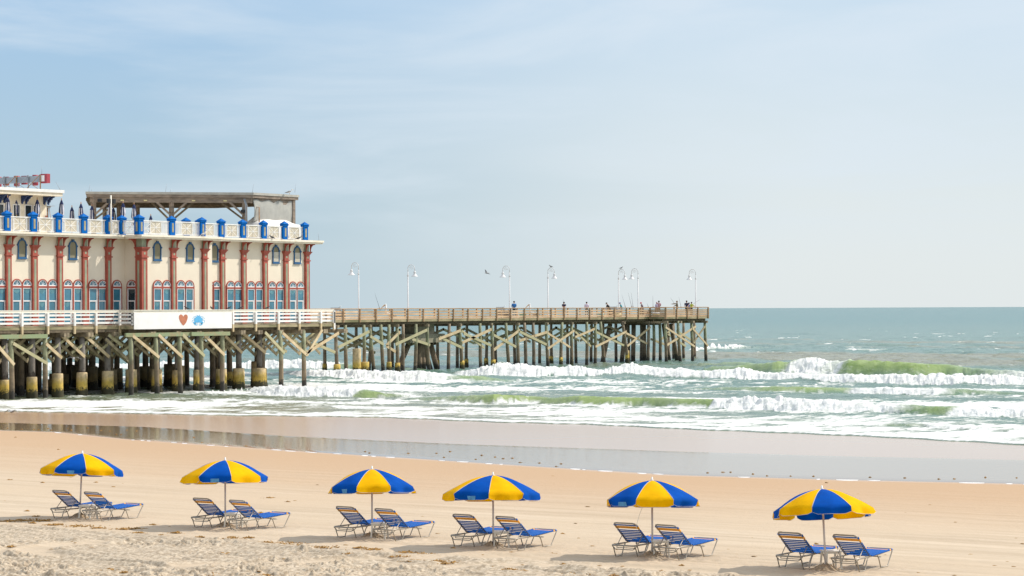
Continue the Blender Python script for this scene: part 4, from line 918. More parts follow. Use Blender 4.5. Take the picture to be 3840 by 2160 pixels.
for k in range(4): pile(fp, None, ST0+.8+k*2.9, PTF+.3, 4.93, .18, 'pile_dark')
# ochre broken jackets by the first lamp
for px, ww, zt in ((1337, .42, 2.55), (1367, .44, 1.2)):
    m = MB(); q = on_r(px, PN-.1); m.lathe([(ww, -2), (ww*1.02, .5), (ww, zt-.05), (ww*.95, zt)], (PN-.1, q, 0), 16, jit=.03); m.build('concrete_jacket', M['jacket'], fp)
# braces
LB2 = ['brace_light', 'brace_mid', 'brace_light']
z5 = [(-60, 1060, 200, 895), (-80, 1000, 165, 1105), (200, 1050, 535, 878), (720, 1030, 870, 882), (545, 930, 690, 1018), (720, 1035, 820, 1098), (820, 1020, 1162, 862), (1000, 960, 1195, 1025), (1290, 960, 1525, 868), (1300, 940, 1560, 1062), (1545, 1000, 1862, 855), (1540, 872, 1785, 1055), (1560, 900, 1860, 1030), (1890, 1078, 2170, 862), (1885, 915, 2130, 1045), (2165, 980, 2480, 880), (2170, 880, 2460, 1020)]
braces(z5, fp, PN+.06, 1200, 940, 2.8974, ['brace_light', 'brace_mid', 'brace_mid', 'brace_light', 'brace_mid'], .28, .08, -.10)
z6 = [(300, 1068, 590, 868), (300, 895, 545, 1050), (820, 1045, 1158, 878), (830, 885, 1130, 1030), (1165, 1038, 1418, 830), (1150, 895, 1380, 1010), (600, 940, 810, 850), (600, 880, 770, 1040)]
braces(z6, fp, PN+.06, 1950, 940, 2.8975, ['brace_light', 'brace_light', 'brace_light', 'brace_mid'], .24, .07, -.10)
braces([(1582, 832, 1898, 1042), (1592, 1030, 1912, 822), (1875, 845, 2042, 1035), (1895, 985, 2010, 820)], fp, PT+.02, 1950, 940, 2.8975, ['brace_light', 'brace_light', 'brace_light', 'brace_dark'], .24, .07, -.10)
braces([(560, 875, 860, 1010), (215, 1090, 520, 950), (200, 905, 600, 1110), (1210, 870, 1560, 1060), (1570, 990, 1800, 880), (1900, 960, 2140, 860), (2200, 905, 2460, 1030)], fp, PF+.4, 1200, 940, 2.8974, 'brace_mid', .26, .07, .1)
braces([(0, 870, 280, 1010), (380, 960, 600, 860), (620, 890, 820, 1030), (760, 820, 1100, 1010), (860, 1000, 1010, 850), (1420, 960, 1600, 1030), (1600, 900, 1800, 1040), (1700, 870, 1900, 1000), (1500, 1000, 1640, 860)], fp, PF+.4, 1950, 940, 2.8975, 'brace_mid', .26, .07, .1)
for px in [X5(x) for x in (190, 545, 843, 1170, 1525, 1862, 2155)]+[X6(x) for x in (295, 565, 822, 1130, 1395)]:
    q = on_r(px, PN, 1200); m = MB(); m.box(PF-.2, PN+.14, q-.14, q+.14, 4.66, 4.925); m.build('cap_beam', M['old_wood'], fp)
for px in [X6(x) for x in (1590, 1740, 1875, 2020)]:
    q = on_r(px, PT, 1200); m = MB(); m.box(PTF-.2, PT+.2, q-.14, q+.14, 4.66, 4.925); m.build('cap_beam', M['old_wood'], fp)
# heavy raked pier legs and concrete block platforms
def rake(pts, rad, r_): 
    m = MB(); (x0, y0), (x1, y1) = pts; m.tube([(r_, on_r(x0, r_, y0), z_at(x0, y0, r_)), (r_, on_r(x1, r_, y1), min(z_at(x1, y1, r_), -.2)-1)], rad, 12); m.build('raked_leg', M['pile_dark'], fp)
Y5 = lambda y: 940+y/2.8974
rm = (PN+PF)/2
for a, b_ in (((1080, 1000), (1080, 1330)), ((970, 1000), (780, 1330)), ((1115, 1000), (1240, 1340)), ((1200, 1010), (1305, 1300)), ((1100, 1010), (1140, 1290))): rake([(X5(a[0]), Y5(a[1])), (X5(b_[0]), Y5(b_[1]))], .30, rm)
m = MB(); m.box(rm-1.2, rm+1.3, on_r(X5(870), rm), on_r(X5(1250), rm), z_at(X5(1000), Y5(1000), rm), z_at(X5(1000), Y5(905), rm)); m.box(rm-.9, rm+.9, on_r(X5(960), rm), on_r(X5(1170), rm), z_at(X5(1000), Y5(905), rm)+.002, 4.925)
m.build('concrete_platform', M['conc'] if 'conc' in M else M['stucco_trim'], fp)
for x0, x1 in ((980, 870), (1235, 1225), (1345, 1352), (1150, 1090), (1560, 1640), (1640, 1730)): rake([(X6(x0), 1215), (X6(x1), 1370)], .27, rm-.3)
m = MB(); m.box(rm-1.5, rm+1.6, on_r(X6(1210), rm), on_r(X6(1400), rm), 4.45, 4.925); m.build('timber_crib', M['dark_wood'], fp)

bs = [on_r(X5(x), PN, 1200) for x in (-40, 190, 545, 843, 1170, 1525, 1862, 2155)]+[on_r(X6(x), PN, 1200) for x in (295, 565, 822, 1130, 1395)]
random.seed(31)
for k, (a, c) in enumerate(zip(bs[:-1], bs[1:])):
    for r_, up_ in ((-152.3, k % 2), (-153.6, (k+1) % 2)):
        z0, z1 = (4.35, 2.75) if up_ else (2.75, 4.35); e = random.uniform(-.25, .25)
        m = MB(); m.beam((r_, a+e, z0), (r_, c+e, z1), .25, .07, up=(1, 0, 0)); m.build('brace', M[random.choice(['brace_dark', 'brace_mid'])], fp)
# ================================================================ BEACH UMBRELLAS, CHAISES, TABLES
def cloth2(m, k=.27):            # thin cloth: some daylight passes through it
    t = m.node_tree; b = t.nodes['Principled BSDF']; out = [n for n in t.nodes if n.type == 'OUTPUT_MATERIAL'][0]
    tr = t.nodes.new('ShaderNodeBsdfTranslucent'); mx = t.nodes.new('ShaderNodeMixShader'); mx.inputs[0].default_value = k
    src = b.inputs['Base Color'].links[0].from_socket; t.links.new(src, tr.inputs['Color'])
    t.links.new(b.outputs[0], mx.inputs[1]); t.links.new(tr.outputs[0], mx.inputs[2]); t.links.new(mx.outputs[0], out.inputs['Surface'])
for k in ('cloth_blue', 'cloth_yellow', 'cloth_patch'): cloth2(M[k])
cloth2(M['tarp'], .45)
def gp(px, py):
    z = .45
    for _ in range(4): q = P(px, py, z); z = ground(*q)
    return q[0], q[1], z
UM = [  # base px, py, rib angle, colour of panel starting there (0 blue 1 yellow), height, radius, tilt back, lean, patch angle, label
 (300, 1943, 84, 0, 1.95, 1.22, 5, 2.5, 106, 'blue and yellow beach umbrella with a patched blue front panel, leftmost of the six'),
 (846, 1977, 82, 0, 1.93, 1.24, 5, 0, 104, 'blue and yellow beach umbrella with a patched blue front panel, second from left'),
 (1396, 2017, 65, 1, 1.88, 1.18, 5, 0, 132, 'beach umbrella with a yellow front panel, third from left'),
 (1850, 2052, 95, 0, 1.88, 1.22, 5, 0, 117, 'beach umbrella whose yellow left tip streams out low in the wind, fourth from the left'),
 (2446, 2090, 64, 1, 1.92, 1.20, 5, 0, 131, 'beach umbrella with a rumpled yellow front flap and a loose string hanging below it'),
 (3096, 2138, 57, 0, 1.92, 1.20, 8, -2.5, None, 'beach umbrella tilted far back showing its underside, nearest and farthest right')]
def umbrella(i, px, py, f0, col, Ht, R, tilt, lean, patch, label):
    random.seed(40+i)
    x, y, z = gp(px, py)
    u = empty('beach_umbrella', (x, y, z-.02), 0, label, 'beach umbrella', 'blue and yellow umbrellas in a row on the beach')
    u.rotation_euler = (Matrix.Rotation(YAW-math.atan((px-1920)/F), 4, 'Z') @ Matrix.Rotation(-math.radians(tilt), 4, 'X') @ Matrix.Rotation(math.radians(lean), 4, 'Y')).to_euler()
    R *= .97; cz = Ht-.05; drop = .47
    ang = [math.radians(f0+45*k) for k in range(8)]
    def rib(a, q): 
        w_ = 1 if i != 3 or abs(math.cos(a)+1) > .35 else 1.08
        return Vector((R*q*w_*math.cos(a), -R*q*w_*math.sin(a), cz-drop*(q**1.62)))
    b = MB(); pp = MB(); NA, NR = 8, 9
    for k in range(8):
        a0, a1 = ang[k], ang[(k+1) % 8]; mi = (col+k) % 2
        vs = []; flap = random.uniform(-.6, .7); ph = random.uniform(0, 6)
        hl = random.uniform(.15, .185)
        for j in range(NR+1):
            q = j/NR
            for t_ in range(NA+1):
                v = t_/NA; p = rib(a0, q).lerp(rib(a1, q), v); sag = .045*math.sin(PI*v)*math.sin(PI*min(q*1.0, 1))*R
                out = Vector((p.x, p.y, 0)); 
                if out.length > 1e-5: out.normalize()
                p = p+Vector((0, 0, 1))*sag*.5+out*sag*.9
                vs.append(p)
        for j in range(1, 4):
            h = hl*j/3
            for t_ in range(NA+1):
                v = t_/NA; p = rib(a0, 1).lerp(rib(a1, 1), v); out = Vector((p.x, p.y, 0)).normalized()
                hh = h*(1-.3*abs(2*v-1)**9); wv = .05*math.sin(v*9+ph)*j/3
                p = p+Vector((0, 0, -hh))+out*(wv+flap*h*.5*(.4+v)); vs.append(p)
        fs = [(j*(NA+1)+t_, j*(NA+1)+t_+1, (j+1)*(NA+1)+t_+1, (j+1)*(NA+1)+t_) for j in range(NR+3) for t_ in range(NA)]
        b.add(vs, fs, mi, True)
        pp.tube([rib(a0, q/9)+Vector((0, 0, .004)) for q in range(1, 10)], .006, 5)
        pp.tube([vs[(NR+3)*(NA+1)+t_] for t_ in range(NA+1)], .0045, 5)
        if patch is not None and abs(((math.degrees(a0)+22.5)-patch+180) % 360-180) < 23:
            pv = [vs[(NR+1+jj)*(NA+1)+tt]+Vector((vs[(NR+1)*(NA+1)+4].x, vs[(NR+1)*(NA+1)+4].y, 0)).normalized()*.012 for jj in (0, 1, 2) for tt in (3, 4, 5)]
            pt = MB(); pt.add(pv, [(0, 1, 4, 3), (1, 2, 5, 4), (3, 4, 7, 6), (4, 5, 8, 7)], 0, True)
    cn = b.build('canopy', [M['cloth_blue'], M['cloth_yellow']], u)
    pp.build('piping', M['piping'], cn)
    if patch is not None: pt.build('patch', M['cloth_patch'], cn)
    m = MB(); m.tube([(0, 0, -.15), (0, 0, Ht-.06)], .025, 10); m.build('pole', M['pole_white'], u)
    m = MB(); m.lathe([(.035, 0), (.04, .02), (.022, .045), (.02, .09), (.0, .10)], (0, 0, Ht-.06), 10); m.build('finial', M['vinyl'], u)
    m = MB()
    for a in ang: m.tube([rib(a, q/5)+Vector((0, 0, -.012)) for q in range(0, 6)], .006, 5)
    m.build('ribs', M['pole_white'], u)
    if i == 4:
        m = MB(); m.tube([(-.25, -.9, 1.30), (-.24, -.9, 1.2), (-.3, -.88, 1.05), (-.36, -.87, .85), (-.38, -.86, .70)], .006, 4); m.build('loose_string', M['plastic'], u)
    # dug-up sand round the foot of the pole
    m = MB(); vs = []; n = 22
    for j in range(6):
        rr_ = .05+.34*j/5
        for k in range(n): h = .12*math.exp(-(rr_/.22)**2)*(1+random.uniform(-.45, .45)); vs.append((x+rr_*1.3*math.cos(2*PI*k/n), y+rr_*math.sin(2*PI*k/n), ground(x, y)+h-.008*j+.02))
    m.add(vs, [(j*n+k, j*n+(k+1) % n, (j+1)*n+(k+1) % n, (j+1)*n+k) for j in range(5) for k in range(n)], 0, False)
    tag(m.build('dug_sand', M['dig']), ['heap', 'mound'][i % 2]+' of dug damp sand at the foot of an umbrella pole', 'sand', kind='stuff')
for i, a in enumerate(UM): umbrella(i, *a)
# ---- chaise
def make_chaise():
    c = empty('beach_chaise', (0, 0, 0), 0, None, 'sun lounger', 'strapped chaises in pairs under the umbrellas')
    W_ = .31
    for q in (-1, 1):
        x = q*W_
        for nm, pts in (('leg', [(x, .03, .30), (x, .09, .25), (x, .20, .015), (x, .48, .015), (x, .58, .22), (x, .66, .305)]),
                        ('leg', [(x, 1.12, .31), (x, 1.18, .27), (x, 1.30, .015), (x, 1.66, .015), (x, 1.90, .34), (x, 1.94, .375)])):
            m = MB(); m.tube(pts, .014, 7); m.build(nm, M['alu'], c)
    m = MB()
    m.tube([(-W_, .66, .31), (-W_, .05, .31), (-W_+.05, 0, .31), (W_-.05, 0, .31), (W_, .05, .31), (W_, .66, .31)], .020, 7)
    m.tube([(-W_, .66, .31), (-W_, 1.2, .325), (-W_, 1.90, .385), (-W_+.05, 1.95, .385), (W_-.05, 1.95, .385), (W_, 1.90, .385), (W_, 1.2, .325), (W_, .66, .31)], .015, 7)
    m.tube([(-W_+.02, .10, .24), (-W_+.06, .05, .21), (W_-.06, .05, .21), (W_-.02, .10, .24)], .012, 7)
    for yy in (1.15,): m.tube([(-W_, yy, .25), (-W_+.04, yy+.25, .25), (W_-.04, yy+.25, .25), (W_, yy, .25)], .011, 6)
    m.build('base_frame', M['alu'], c)
    hy, hz, ty, tz = .76, .315, .08, .84
    d = Vector((0, ty-hy, tz-hz)); L = d.length; d /= L
    bp_ = lambda x, t_, o=0: Vector((x, hy, hz))+d*t_+Vector((0, -d.z, d.y))*(-o)
    m = MB(); m.tube([bp_(-W_+.01, 0), bp_(-W_+.01, L-.07), bp_(-W_+.03, L-.02), bp_(-W_+.08, L), bp_(W_-.08, L), bp_(W_-.03, L-.02), bp_(W_-.01, L-.07), bp_(W_-.01, 0)], .019, 8); m.build('back_frame', M['alu'], c)
    m = MB()
    for q in (-1, 1): m.tube([bp_(q*(W_-.03), L*.42), (q*(W_-.03), .22, .29), (q*(W_-.05), .16, .24)], .010, 6)
    m.tube([(-W_+.05, .16, .24), (W_-.05, .16, .24)], .010, 6); m.build('back_prop', M['alu'], c)
    # straps: back, seat; yellow ones apart
    bb, by, sb, sy = MB(), MB(), MB(), MB()
    n = 10
    def strap(m, p, dirv, wd):
        m.beam(p(-W_-.008), p(W_+.008), .012, wd, up=dirv); 
        for q in (-1, 1): m.tube([p(q*W_)-dirv*wd/2, p(q*W_)+dirv*wd/2], .023, 8)
    for k in range(n):
        t_ = L-.085-k*(L-.10)/n; yl = k == 1; wd = .085 if yl else .041
        if k == 2: continue
        strap(by if yl else bb, (lambda t2: (lambda x: bp_(x, t2)))(t_-(.02 if yl else 0)), d, wd)
    for k in range(17):
        yy = .82+k*.064; zz = .32+(yy-.66)*.0508; yl = k == 15
        if k == 16: yy += .02
        strap(sy if yl else sb, (lambda a, e: (lambda x: Vector((x, a, e))))(yy, zz), Vector((0, 1, .05)).normalized(), .06 if yl else .05)
    bb.build('back_straps', M['strap_blue'], c); by.build('yellow_back_strap', M['strap_yellow'], c); sb.build('seat_straps', M['strap_blue'], c); sy.build('yellow_seat_strap', M['strap_yellow'], c)
    return c
CH = [(575/2.786, 1640+845/2.786), (905/2.786, 1640+865/2.786), (600+370/2.787, 1640+940/2.787), (600+750/2.787, 1640+965/2.787), (1180+280/3.15, 1700+990/3.15), (1180+735/3.15, 1700+1020/3.15),
      (1620+295/3.45, 1740+1065/3.45), (1620+850/3.45, 1740+1098/3.45), (2200+395/3.622, 1760+1180/3.622), (2200+958/3.622, 1760+1212/3.622), (2840+315/3.8125, 1780+1325/3.8125), (2840+1103/3.8125, 1780+1365/3.8125)]
who = ['under the farthest left umbrella', 'under the second umbrella from the left', 'under the third umbrella from the left', 'under the fourth umbrella from the left', 'under the umbrella with the hanging string', 'under the nearest umbrella at far right']
side = ['blue strapped chaise left of the pole, ', 'blue strapped chaise right of the pole, ']
c0 = make_chaise(); c0.rotation_euler = (0, 0, 0)
for i, (px, py) in enumerate(CH):
    c = c0 if i == 0 else copy_tree(c0)
    rz = [.0, .02, .03, -.02, .0, .02, .02, .0, .03, -.03, .0, .01][i]; x, y, z = gp(px, py)
    c.location = (x+.31*math.cos(rz)+.2*math.sin(rz), y-.2*math.cos(rz)+.31*math.sin(rz), z-.012); c.rotation_euler = (0, 0, rz)
    c['label'] = side[i % 2]+who[i//2]
def make_table():
    c = empty('side_table', (0, 0, 0), 0, None, 'side table', 'small cream plastic tables between the chaises'); H_ = .42; w_ = .20
    m = MB(); m.box(-w_, w_, -w_, w_, H_-.03, H_); m.box(-w_+.02, w_-.02, -w_+.02, w_-.02, H_-.06, H_-.031); m.build('table_top', M['plastic'], c)
    for q in (-1, 1):
        for p in (-1, 1):
            m = MB(); m.beam((q*(w_-.04), p*(w_-.04), H_-.031), (q*(w_-.01), p*(w_-.01), -.03), .05, .035); m.build('leg', M['plastic'], c)
    return c
t0_ = make_table()
for i, (px, py) in enumerate([(332, 1946), (876, 1979), (1424, 2019), (1881, 2052), (2475, 2089), (3115, 2131)]):
    c = t0_ if i == 0 else copy_tree(t0_); x, y, z = gp(px, py); c.location = (x, y, z); c.rotation_euler = (0, 0, .2+i*.13)
    c['label'] = 'small cream plastic side table between the two chaises '+who[i]
# ================================================================ SEAWEED LITTER
random.seed(77)
wd = MB()
def clump(px, py, w, h=.05, pool=False):
    if pool: x, y = P(px, py, .13); z = .118
    else: x, y, z = gp(px, py)
    D = math.hypot(x, y); W_ = w*D/F
    n = int(16+W_*130)
    for k in range(n):
        a = random.gauss(0, .42)*W_; c = random.gauss(0, .42)*W_*.75+.02
        xx, yy = x+a*CR-c*SR, y+a*SR+c*CR; zz = ground(xx, yy) if not pool else z
        th = random.uniform(0, PI); l = random.uniform(.02, .06); q = random.uniform(.006, .016); hh = random.uniform(.1, 1)*h*max(.2, 1-abs(a)/(W_+.01))+(.004)
        dx, dy = math.cos(th)*l, math.sin(th)*l
        wd.add([(xx-dx, yy-dy, zz-.004), (xx+dx*.2-dy*.4, yy+dy*.2+dx*.4, zz+hh), (xx+dx, yy+dy, zz+.002), (xx+dy*.5, yy-dx*.5, zz+hh*.6)], [(0, 1, 2), (0, 2, 3), (0, 1, 3), (1, 2, 3)], 0, False)
CL = [(30, 1954, 55), (75, 1950, 40), (130, 1951, 100), (170, 1953, 50), (208, 1968, 57), (300, 1973, 80), (370, 1980, 45), (135, 1937, 25), (122, 1961, 20), (38, 1800, 14), (103, 1916, 12), (161, 1810, 8), (361, 1809, 12), (425, 1826, 8), (573, 1968, 20), (470, 1984, 70), (510, 1982, 40), (520, 1998, 30), (605, 2008, 24), (40, 2050, 25), (410, 2136, 28), (465, 2146, 20), (659, 1998, 40), (751, 2014, 25), (654, 2016, 30), (867, 2015, 30), (880, 2021, 60), (905, 2031, 45), (858, 2028, 25), (932, 2016, 28), (1002, 2034, 55), (1074, 2037, 90), (1131, 2045, 24), (1011, 1867, 25), (978, 1924, 15), (1063, 1928, 12), (1079, 1882, 10), (991, 2157, 50), (800, 2157, 60), (1220, 2052, 70), (1354, 2054, 38), (1399, 2060, 52), (1294, 2067, 28), (1320, 2076, 45), (1428, 2078, 35), (1500, 2084, 70), (1523, 2071, 60), (1586, 2078, 50), (1548, 2103, 55), (1640, 2106, 70), (1669, 2113, 24), (1698, 2057, 18), (1701, 2110, 25), (1849, 2127, 30), (1913, 2135, 38), (2072, 2078, 25), (2003, 1986, 18), (1921, 2074, 20), (2113, 2116, 14), (1962, 2141, 20), (2136, 2153, 40), (2479, 2143, 15), (2208, 2155, 20), (2305, 2157, 35), (2557, 2121, 10), (2110, 2003, 10), (3300, 2066, 8), (3060, 2040, 9), (3098, 1811, 6), (60, 1640, 5), (219, 1686, 5)]
for a in CL: clump(*a)
for _ in range(70): clump(random.uniform(-60, 3900), random.uniform(1990, 2160), random.uniform(3, 9), .012)
for _ in range(26): clump(random.uniform(-60, 3900), random.uniform(1780, 1990), random.uniform(3, 7), .012)
PL = [(900+x/1.9815, 1300+y/1.9815, 9) for x, y in ((45, 738), (930, 778), (1250, 790), (1460, 790), (1560, 777), (1795, 805), (1750, 835), (1895, 818), (2025, 826), (1955, 830), (2080, 858), (2225, 862), (2385, 868), (2350, 888), (1515, 820), (960, 788))]
PL += [(2540+x/1.9815, 1140+y/1.9815, w_) for x, y, w_ in ((225, 1252, 6), (335, 1247, 14), (395, 1247, 6), (560, 1261, 8), (665, 1275, 6), (840, 1277, 6), (1010, 1278, 6), (1430, 1285, 6), (1690, 1290, 9), (1940, 1299, 9), (2055, 1297, 7), (2287, 1286, 6), (2520, 1289, 5))]
PL += [(x/2.342, 1500+y/2.342, w_) for x, y, w_ in ((70, 245, 7), (190, 255, 8), (340, 258, 6), (450, 262, 10), (425, 248, 8), (625, 262, 9), (770, 243, 10), (890, 265, 7), (965, 270, 8), (1020, 300, 8), (1115, 262, 6), (1200, 270, 8), (1705, 325, 13), (1775, 372, 9), (1995, 400, 6), (2160, 402, 8), (300, 258, 8), (1065, 300, 5), (595, 247, 6))]
for px, py, w_ in PL: clump(px, py, w_*.55, .04, True)
tag(wd.build('seaweed_litter', M['clump']), 'brown dried seaweed scattered over the sand and along the tide pool', 'seaweed', kind='stuff')
# ================================================================ PIER LAMPS
def make_lamp():
    c = empty('pier_lamp', (0, 0, 0), 0, None, 'street lamp', 'white hooked lamps along the fishing pier')
    m = MB(); m.lathe([(.11, 0), (.11, .35), (.065, .45), (.06, 4.45)], n=12); m.lathe([(.06, 4.45), (.085, 4.48), (.09, 4.58), (.07, 4.62), (.05, 4.66), (.05, 4.95)], n=12); m.build('pole', M['lamp_white'], c)
    m = MB(); R_ = .43; pts = [(0, 0, 4.9), (0, 0, 5.25)]+[(R_-R_*math.cos(PI*k/14), 0, 5.25+R_*math.sin(PI*k/14)) for k in range(1, 15)]+[(2*R_, 0, 5.02)]; m.tube(pts, .035, 8); m.build('hooked_arm', M['lamp_white'], c)
    m = MB(); pts = [(R_+.05+(.05+.20*k/26)*math.cos(k*.36+1), 0, 5.33+(.04+.19*k/26)*math.sin(k*.36+1)*.85) for k in range(26)]; m.tube(pts, .018, 6); m.build('scroll', M['lamp_white'], c)
    m = MB(); m.lathe([(.37, 4.42), (.36, 4.44), (.25, 4.54), (.15, 4.68), (.12, 4.76), (.14, 4.84), (.13, 4.93), (.06, 5.0), (.04, 5.05)], (2*R_, 0, 0), 20); m.build('lamp_shade', M['lamp_white'], c)
    m = MB(); m.lathe([(0, 4.40), (.09, 4.42), (.12, 4.50), (.1, 4.56)], (2*R_, 0, 0), 12); m.build('bulb_glass', M['vinyl'], c)
    return c
l0 = make_lamp()
LL = [(1345, PN-.35, 1, 'white hooked lamp with its shade to the left, first on the pier beside the casino'), (1530, PF+.35, 0, 'white hooked lamp with its shade to the right, second along the pier'),
      (1911, PN-.35, 1, 'white hooked lamp beside the person in a bright blue jacket'), (2055, PF+.35, 0, 'white hooked lamp with a dark bird on it, near the middle of the pier'),
      (2320, PF+.1, 0, 'white hooked lamp topped by a dark bird, left one of the facing pair'), (2393, PN-.3, 1, 'white hooked lamp with no bird, right one of the facing pair'), (2609, PT-1.0, 1, 'white hooked lamp standing alone at the sea end of the pier')]
lampxy = []
for i, (px, r_, lf, lab) in enumerate(LL):
    c = l0 if i == 0 else copy_tree(l0); q = on_r(px, r_); c.location = (r_, q, ZP); c.rotation_euler = (0, 0, PI+.08 if lf else .08); c['label'] = lab; lampxy.append((r_, q, lf))
# ================================================================ FOLDED PATIO UMBRELLAS ON THE TERRACE
M['pnavy'] = cloth('navy_umbrella_cloth', (.018, .03, .10)); M['pwhite'] = cloth('white_umbrella_cloth', (.60, .60, .66)); M['ptie'] = cloth('yellow_strap', (.7, .42, .08)); M['pfin'] = mat('wood_finial', (.5, .27, .15), .5)
def folded(px, py, k, lab, zt=15.25):
    x, y = at_top(px, py, zt); random.seed(200+k)
    c = empty('folded_patio_umbrella', (x, y, ZL), random.uniform(0, 6), lab, 'patio umbrella', 'folded navy and white umbrellas on the terrace'); H_ = zt-ZL
    m = MB(); m.tube([(0, 0, 0), (0, 0, H_-.05)], .025, 8); m.build('pole', M['rust'], c)
    n = 16; vs = []; prof = [(.05, H_-.12), (.16, H_-.42), (.13, H_-.46), (.17, H_-.8), (.18, H_-1.15), (.08, H_-1.4), (.17, H_-1.62), (.20, H_-1.78)]
    b = MB(); 
    for rr_, zz in prof:
        for a in range(n): e = 1+.28*(1 if a % 2 else -1)*(.3 if zz > H_-.44 else 1)*random.uniform(.5, 1.3); vs.append((rr_*e*math.cos(2*PI*a/n), rr_*e*math.sin(2*PI*a/n), zz+(random.uniform(-.1, .05) if zz < H_-1.7 else 0)))
    base = len(b.v); b.v += vs
    for j in range(len(prof)-1):
        for a in range(n): b.f.append([base+j*n+a, base+j*n+(a+1) % n, base+(j+1)*n+(a+1) % n, base+(j+1)*n+a]); b.m.append(0 if j < 2 or (a//2) % 2 == 0 else 1); b.sm.append(True)
    b.build('canopy', [M['pnavy'], M['pwhite']], c)
    m = MB(); m.lathe([(.10, -.04), (.11, 0), (.10, .04)], (0, 0, H_-1.4), 10); m.build('tie_strap', M['ptie'], c)
    m = MB(); m.lathe([(.045, -.12), (.035, -.02), (.04, .03), (0, .09)], (0, 0, H_-.02), 8); m.build('finial', M['pfin'], c)
FL = [(28, 735, 'folded patio umbrella with a wide billow, leftmost in front of the bar windows'), (39, 755, 'small folded patio umbrella tucked just behind the leftmost one'), (58, 741, 'folded patio umbrella in front of the bar window left of a navy bracket'), (139, 743, 'folded patio umbrella before the double bar window'),
      (230, 745, 'folded patio umbrella standing alone just right of the bar roof'), (269, 772, 'low folded patio umbrella against the sky between two taller ones'), (303, 759, 'folded patio umbrella just left of the pavilion'), (344, 767, 'folded patio umbrella beside the left corner post of the pavilion'),
      (412, 757, 'folded patio umbrella half hidden behind the tall speaker pole'), (425, 775, 'low folded patio umbrella just right of the tall speaker pole'), (461, 756, 'tall folded patio umbrella right of the speaker pole under the pavilion'), (502, 761, 'folded patio umbrella in front of the slim pavilion post'), (565, 804, 'distant folded patio umbrella whose tip shows over the railing')]
for k, (a, b_, l_) in enumerate(FL): folded(a, b_, k, l_)
# ---- patio heater, speaker pole
hx, hy = at_top(178, 772, 14.75); c = empty('patio_heater', (hx, hy, ZL), 0, 'pyramid patio heater with a flat square hood beside the bar house', 'heater')
m = MB(); m.box(-.38, .38, -.38, .38, 2.32, 2.36); m.lathe([(.30, 2.18), (.34, 2.31)], n=4); m.build('hood', M['steel'], c)
m = MB(); [m.beam((q*.08*1, p*.08, 2.2), (q*.30, p*.30, 0), .03, .03) for q in (-1, 1) for p in (-1, 1)]; m.build('frame', M['rust'], c)
m = MB(); m.tube([(0, 0, .4), (0, 0, 2.18)], .06, 10); m.lathe([(.2, 0), (.2, .4)], n=10); m.build('burner_tube', M['black'], c)
q = on_r(417, R1E-.12); c = empty('speaker_pole', (R1E-.12, q, ZL+.002), 0, 'tall slim pole on the ledge carrying two black loudspeakers', 'pole')
m = MB(); m.tube([(0, 0, 0), (0, 0, 3.05)], .065, 10); m.build('pole', M['offwhite'], c)
for d_ in (-.25, .30): m = MB(); m.box(-.10, .12, d_-.12, d_+.12, 2.42, 2.76); m.build('loudspeaker', M['black'], c)
# ================================================================ PEOPLE
def skin_mesh(name, chains, m, parent, levels=1):
    """one continuous skinned surface: chains = lists of (point, radius); points shared by value are merged; first point is the root"""
    me = bpy.data.meshes.new(name); idx = {}; V = []; Rr = []; E = []
    for ch in chains:
        pv = None
        for p, r_ in ch:
            k = tuple(round(c, 4) for c in p)
            if k not in idx: idx[k] = len(V); V.append(p); Rr.append(r_)
            if pv is not None and pv != idx[k]: E.append((pv, idx[k]))
            pv = idx[k]
    me.from_pydata(V, E, []); me.update(); o = bpy.data.objects.new(name, me); C.objects.link(o); o.parent = parent
    md = o.modifiers.new('skin', 'SKIN'); md.use_smooth_shade = True
    for i, sv in enumerate(me.skin_vertices[0].data): sv.radius = (Rr[i], Rr[i]); sv.use_root = (i == 0)
    if levels: sb = o.modifiers.new('sub', 'SUBSURF'); sb.levels = levels; sb.render_levels = levels
    me.materials.append(m); return o
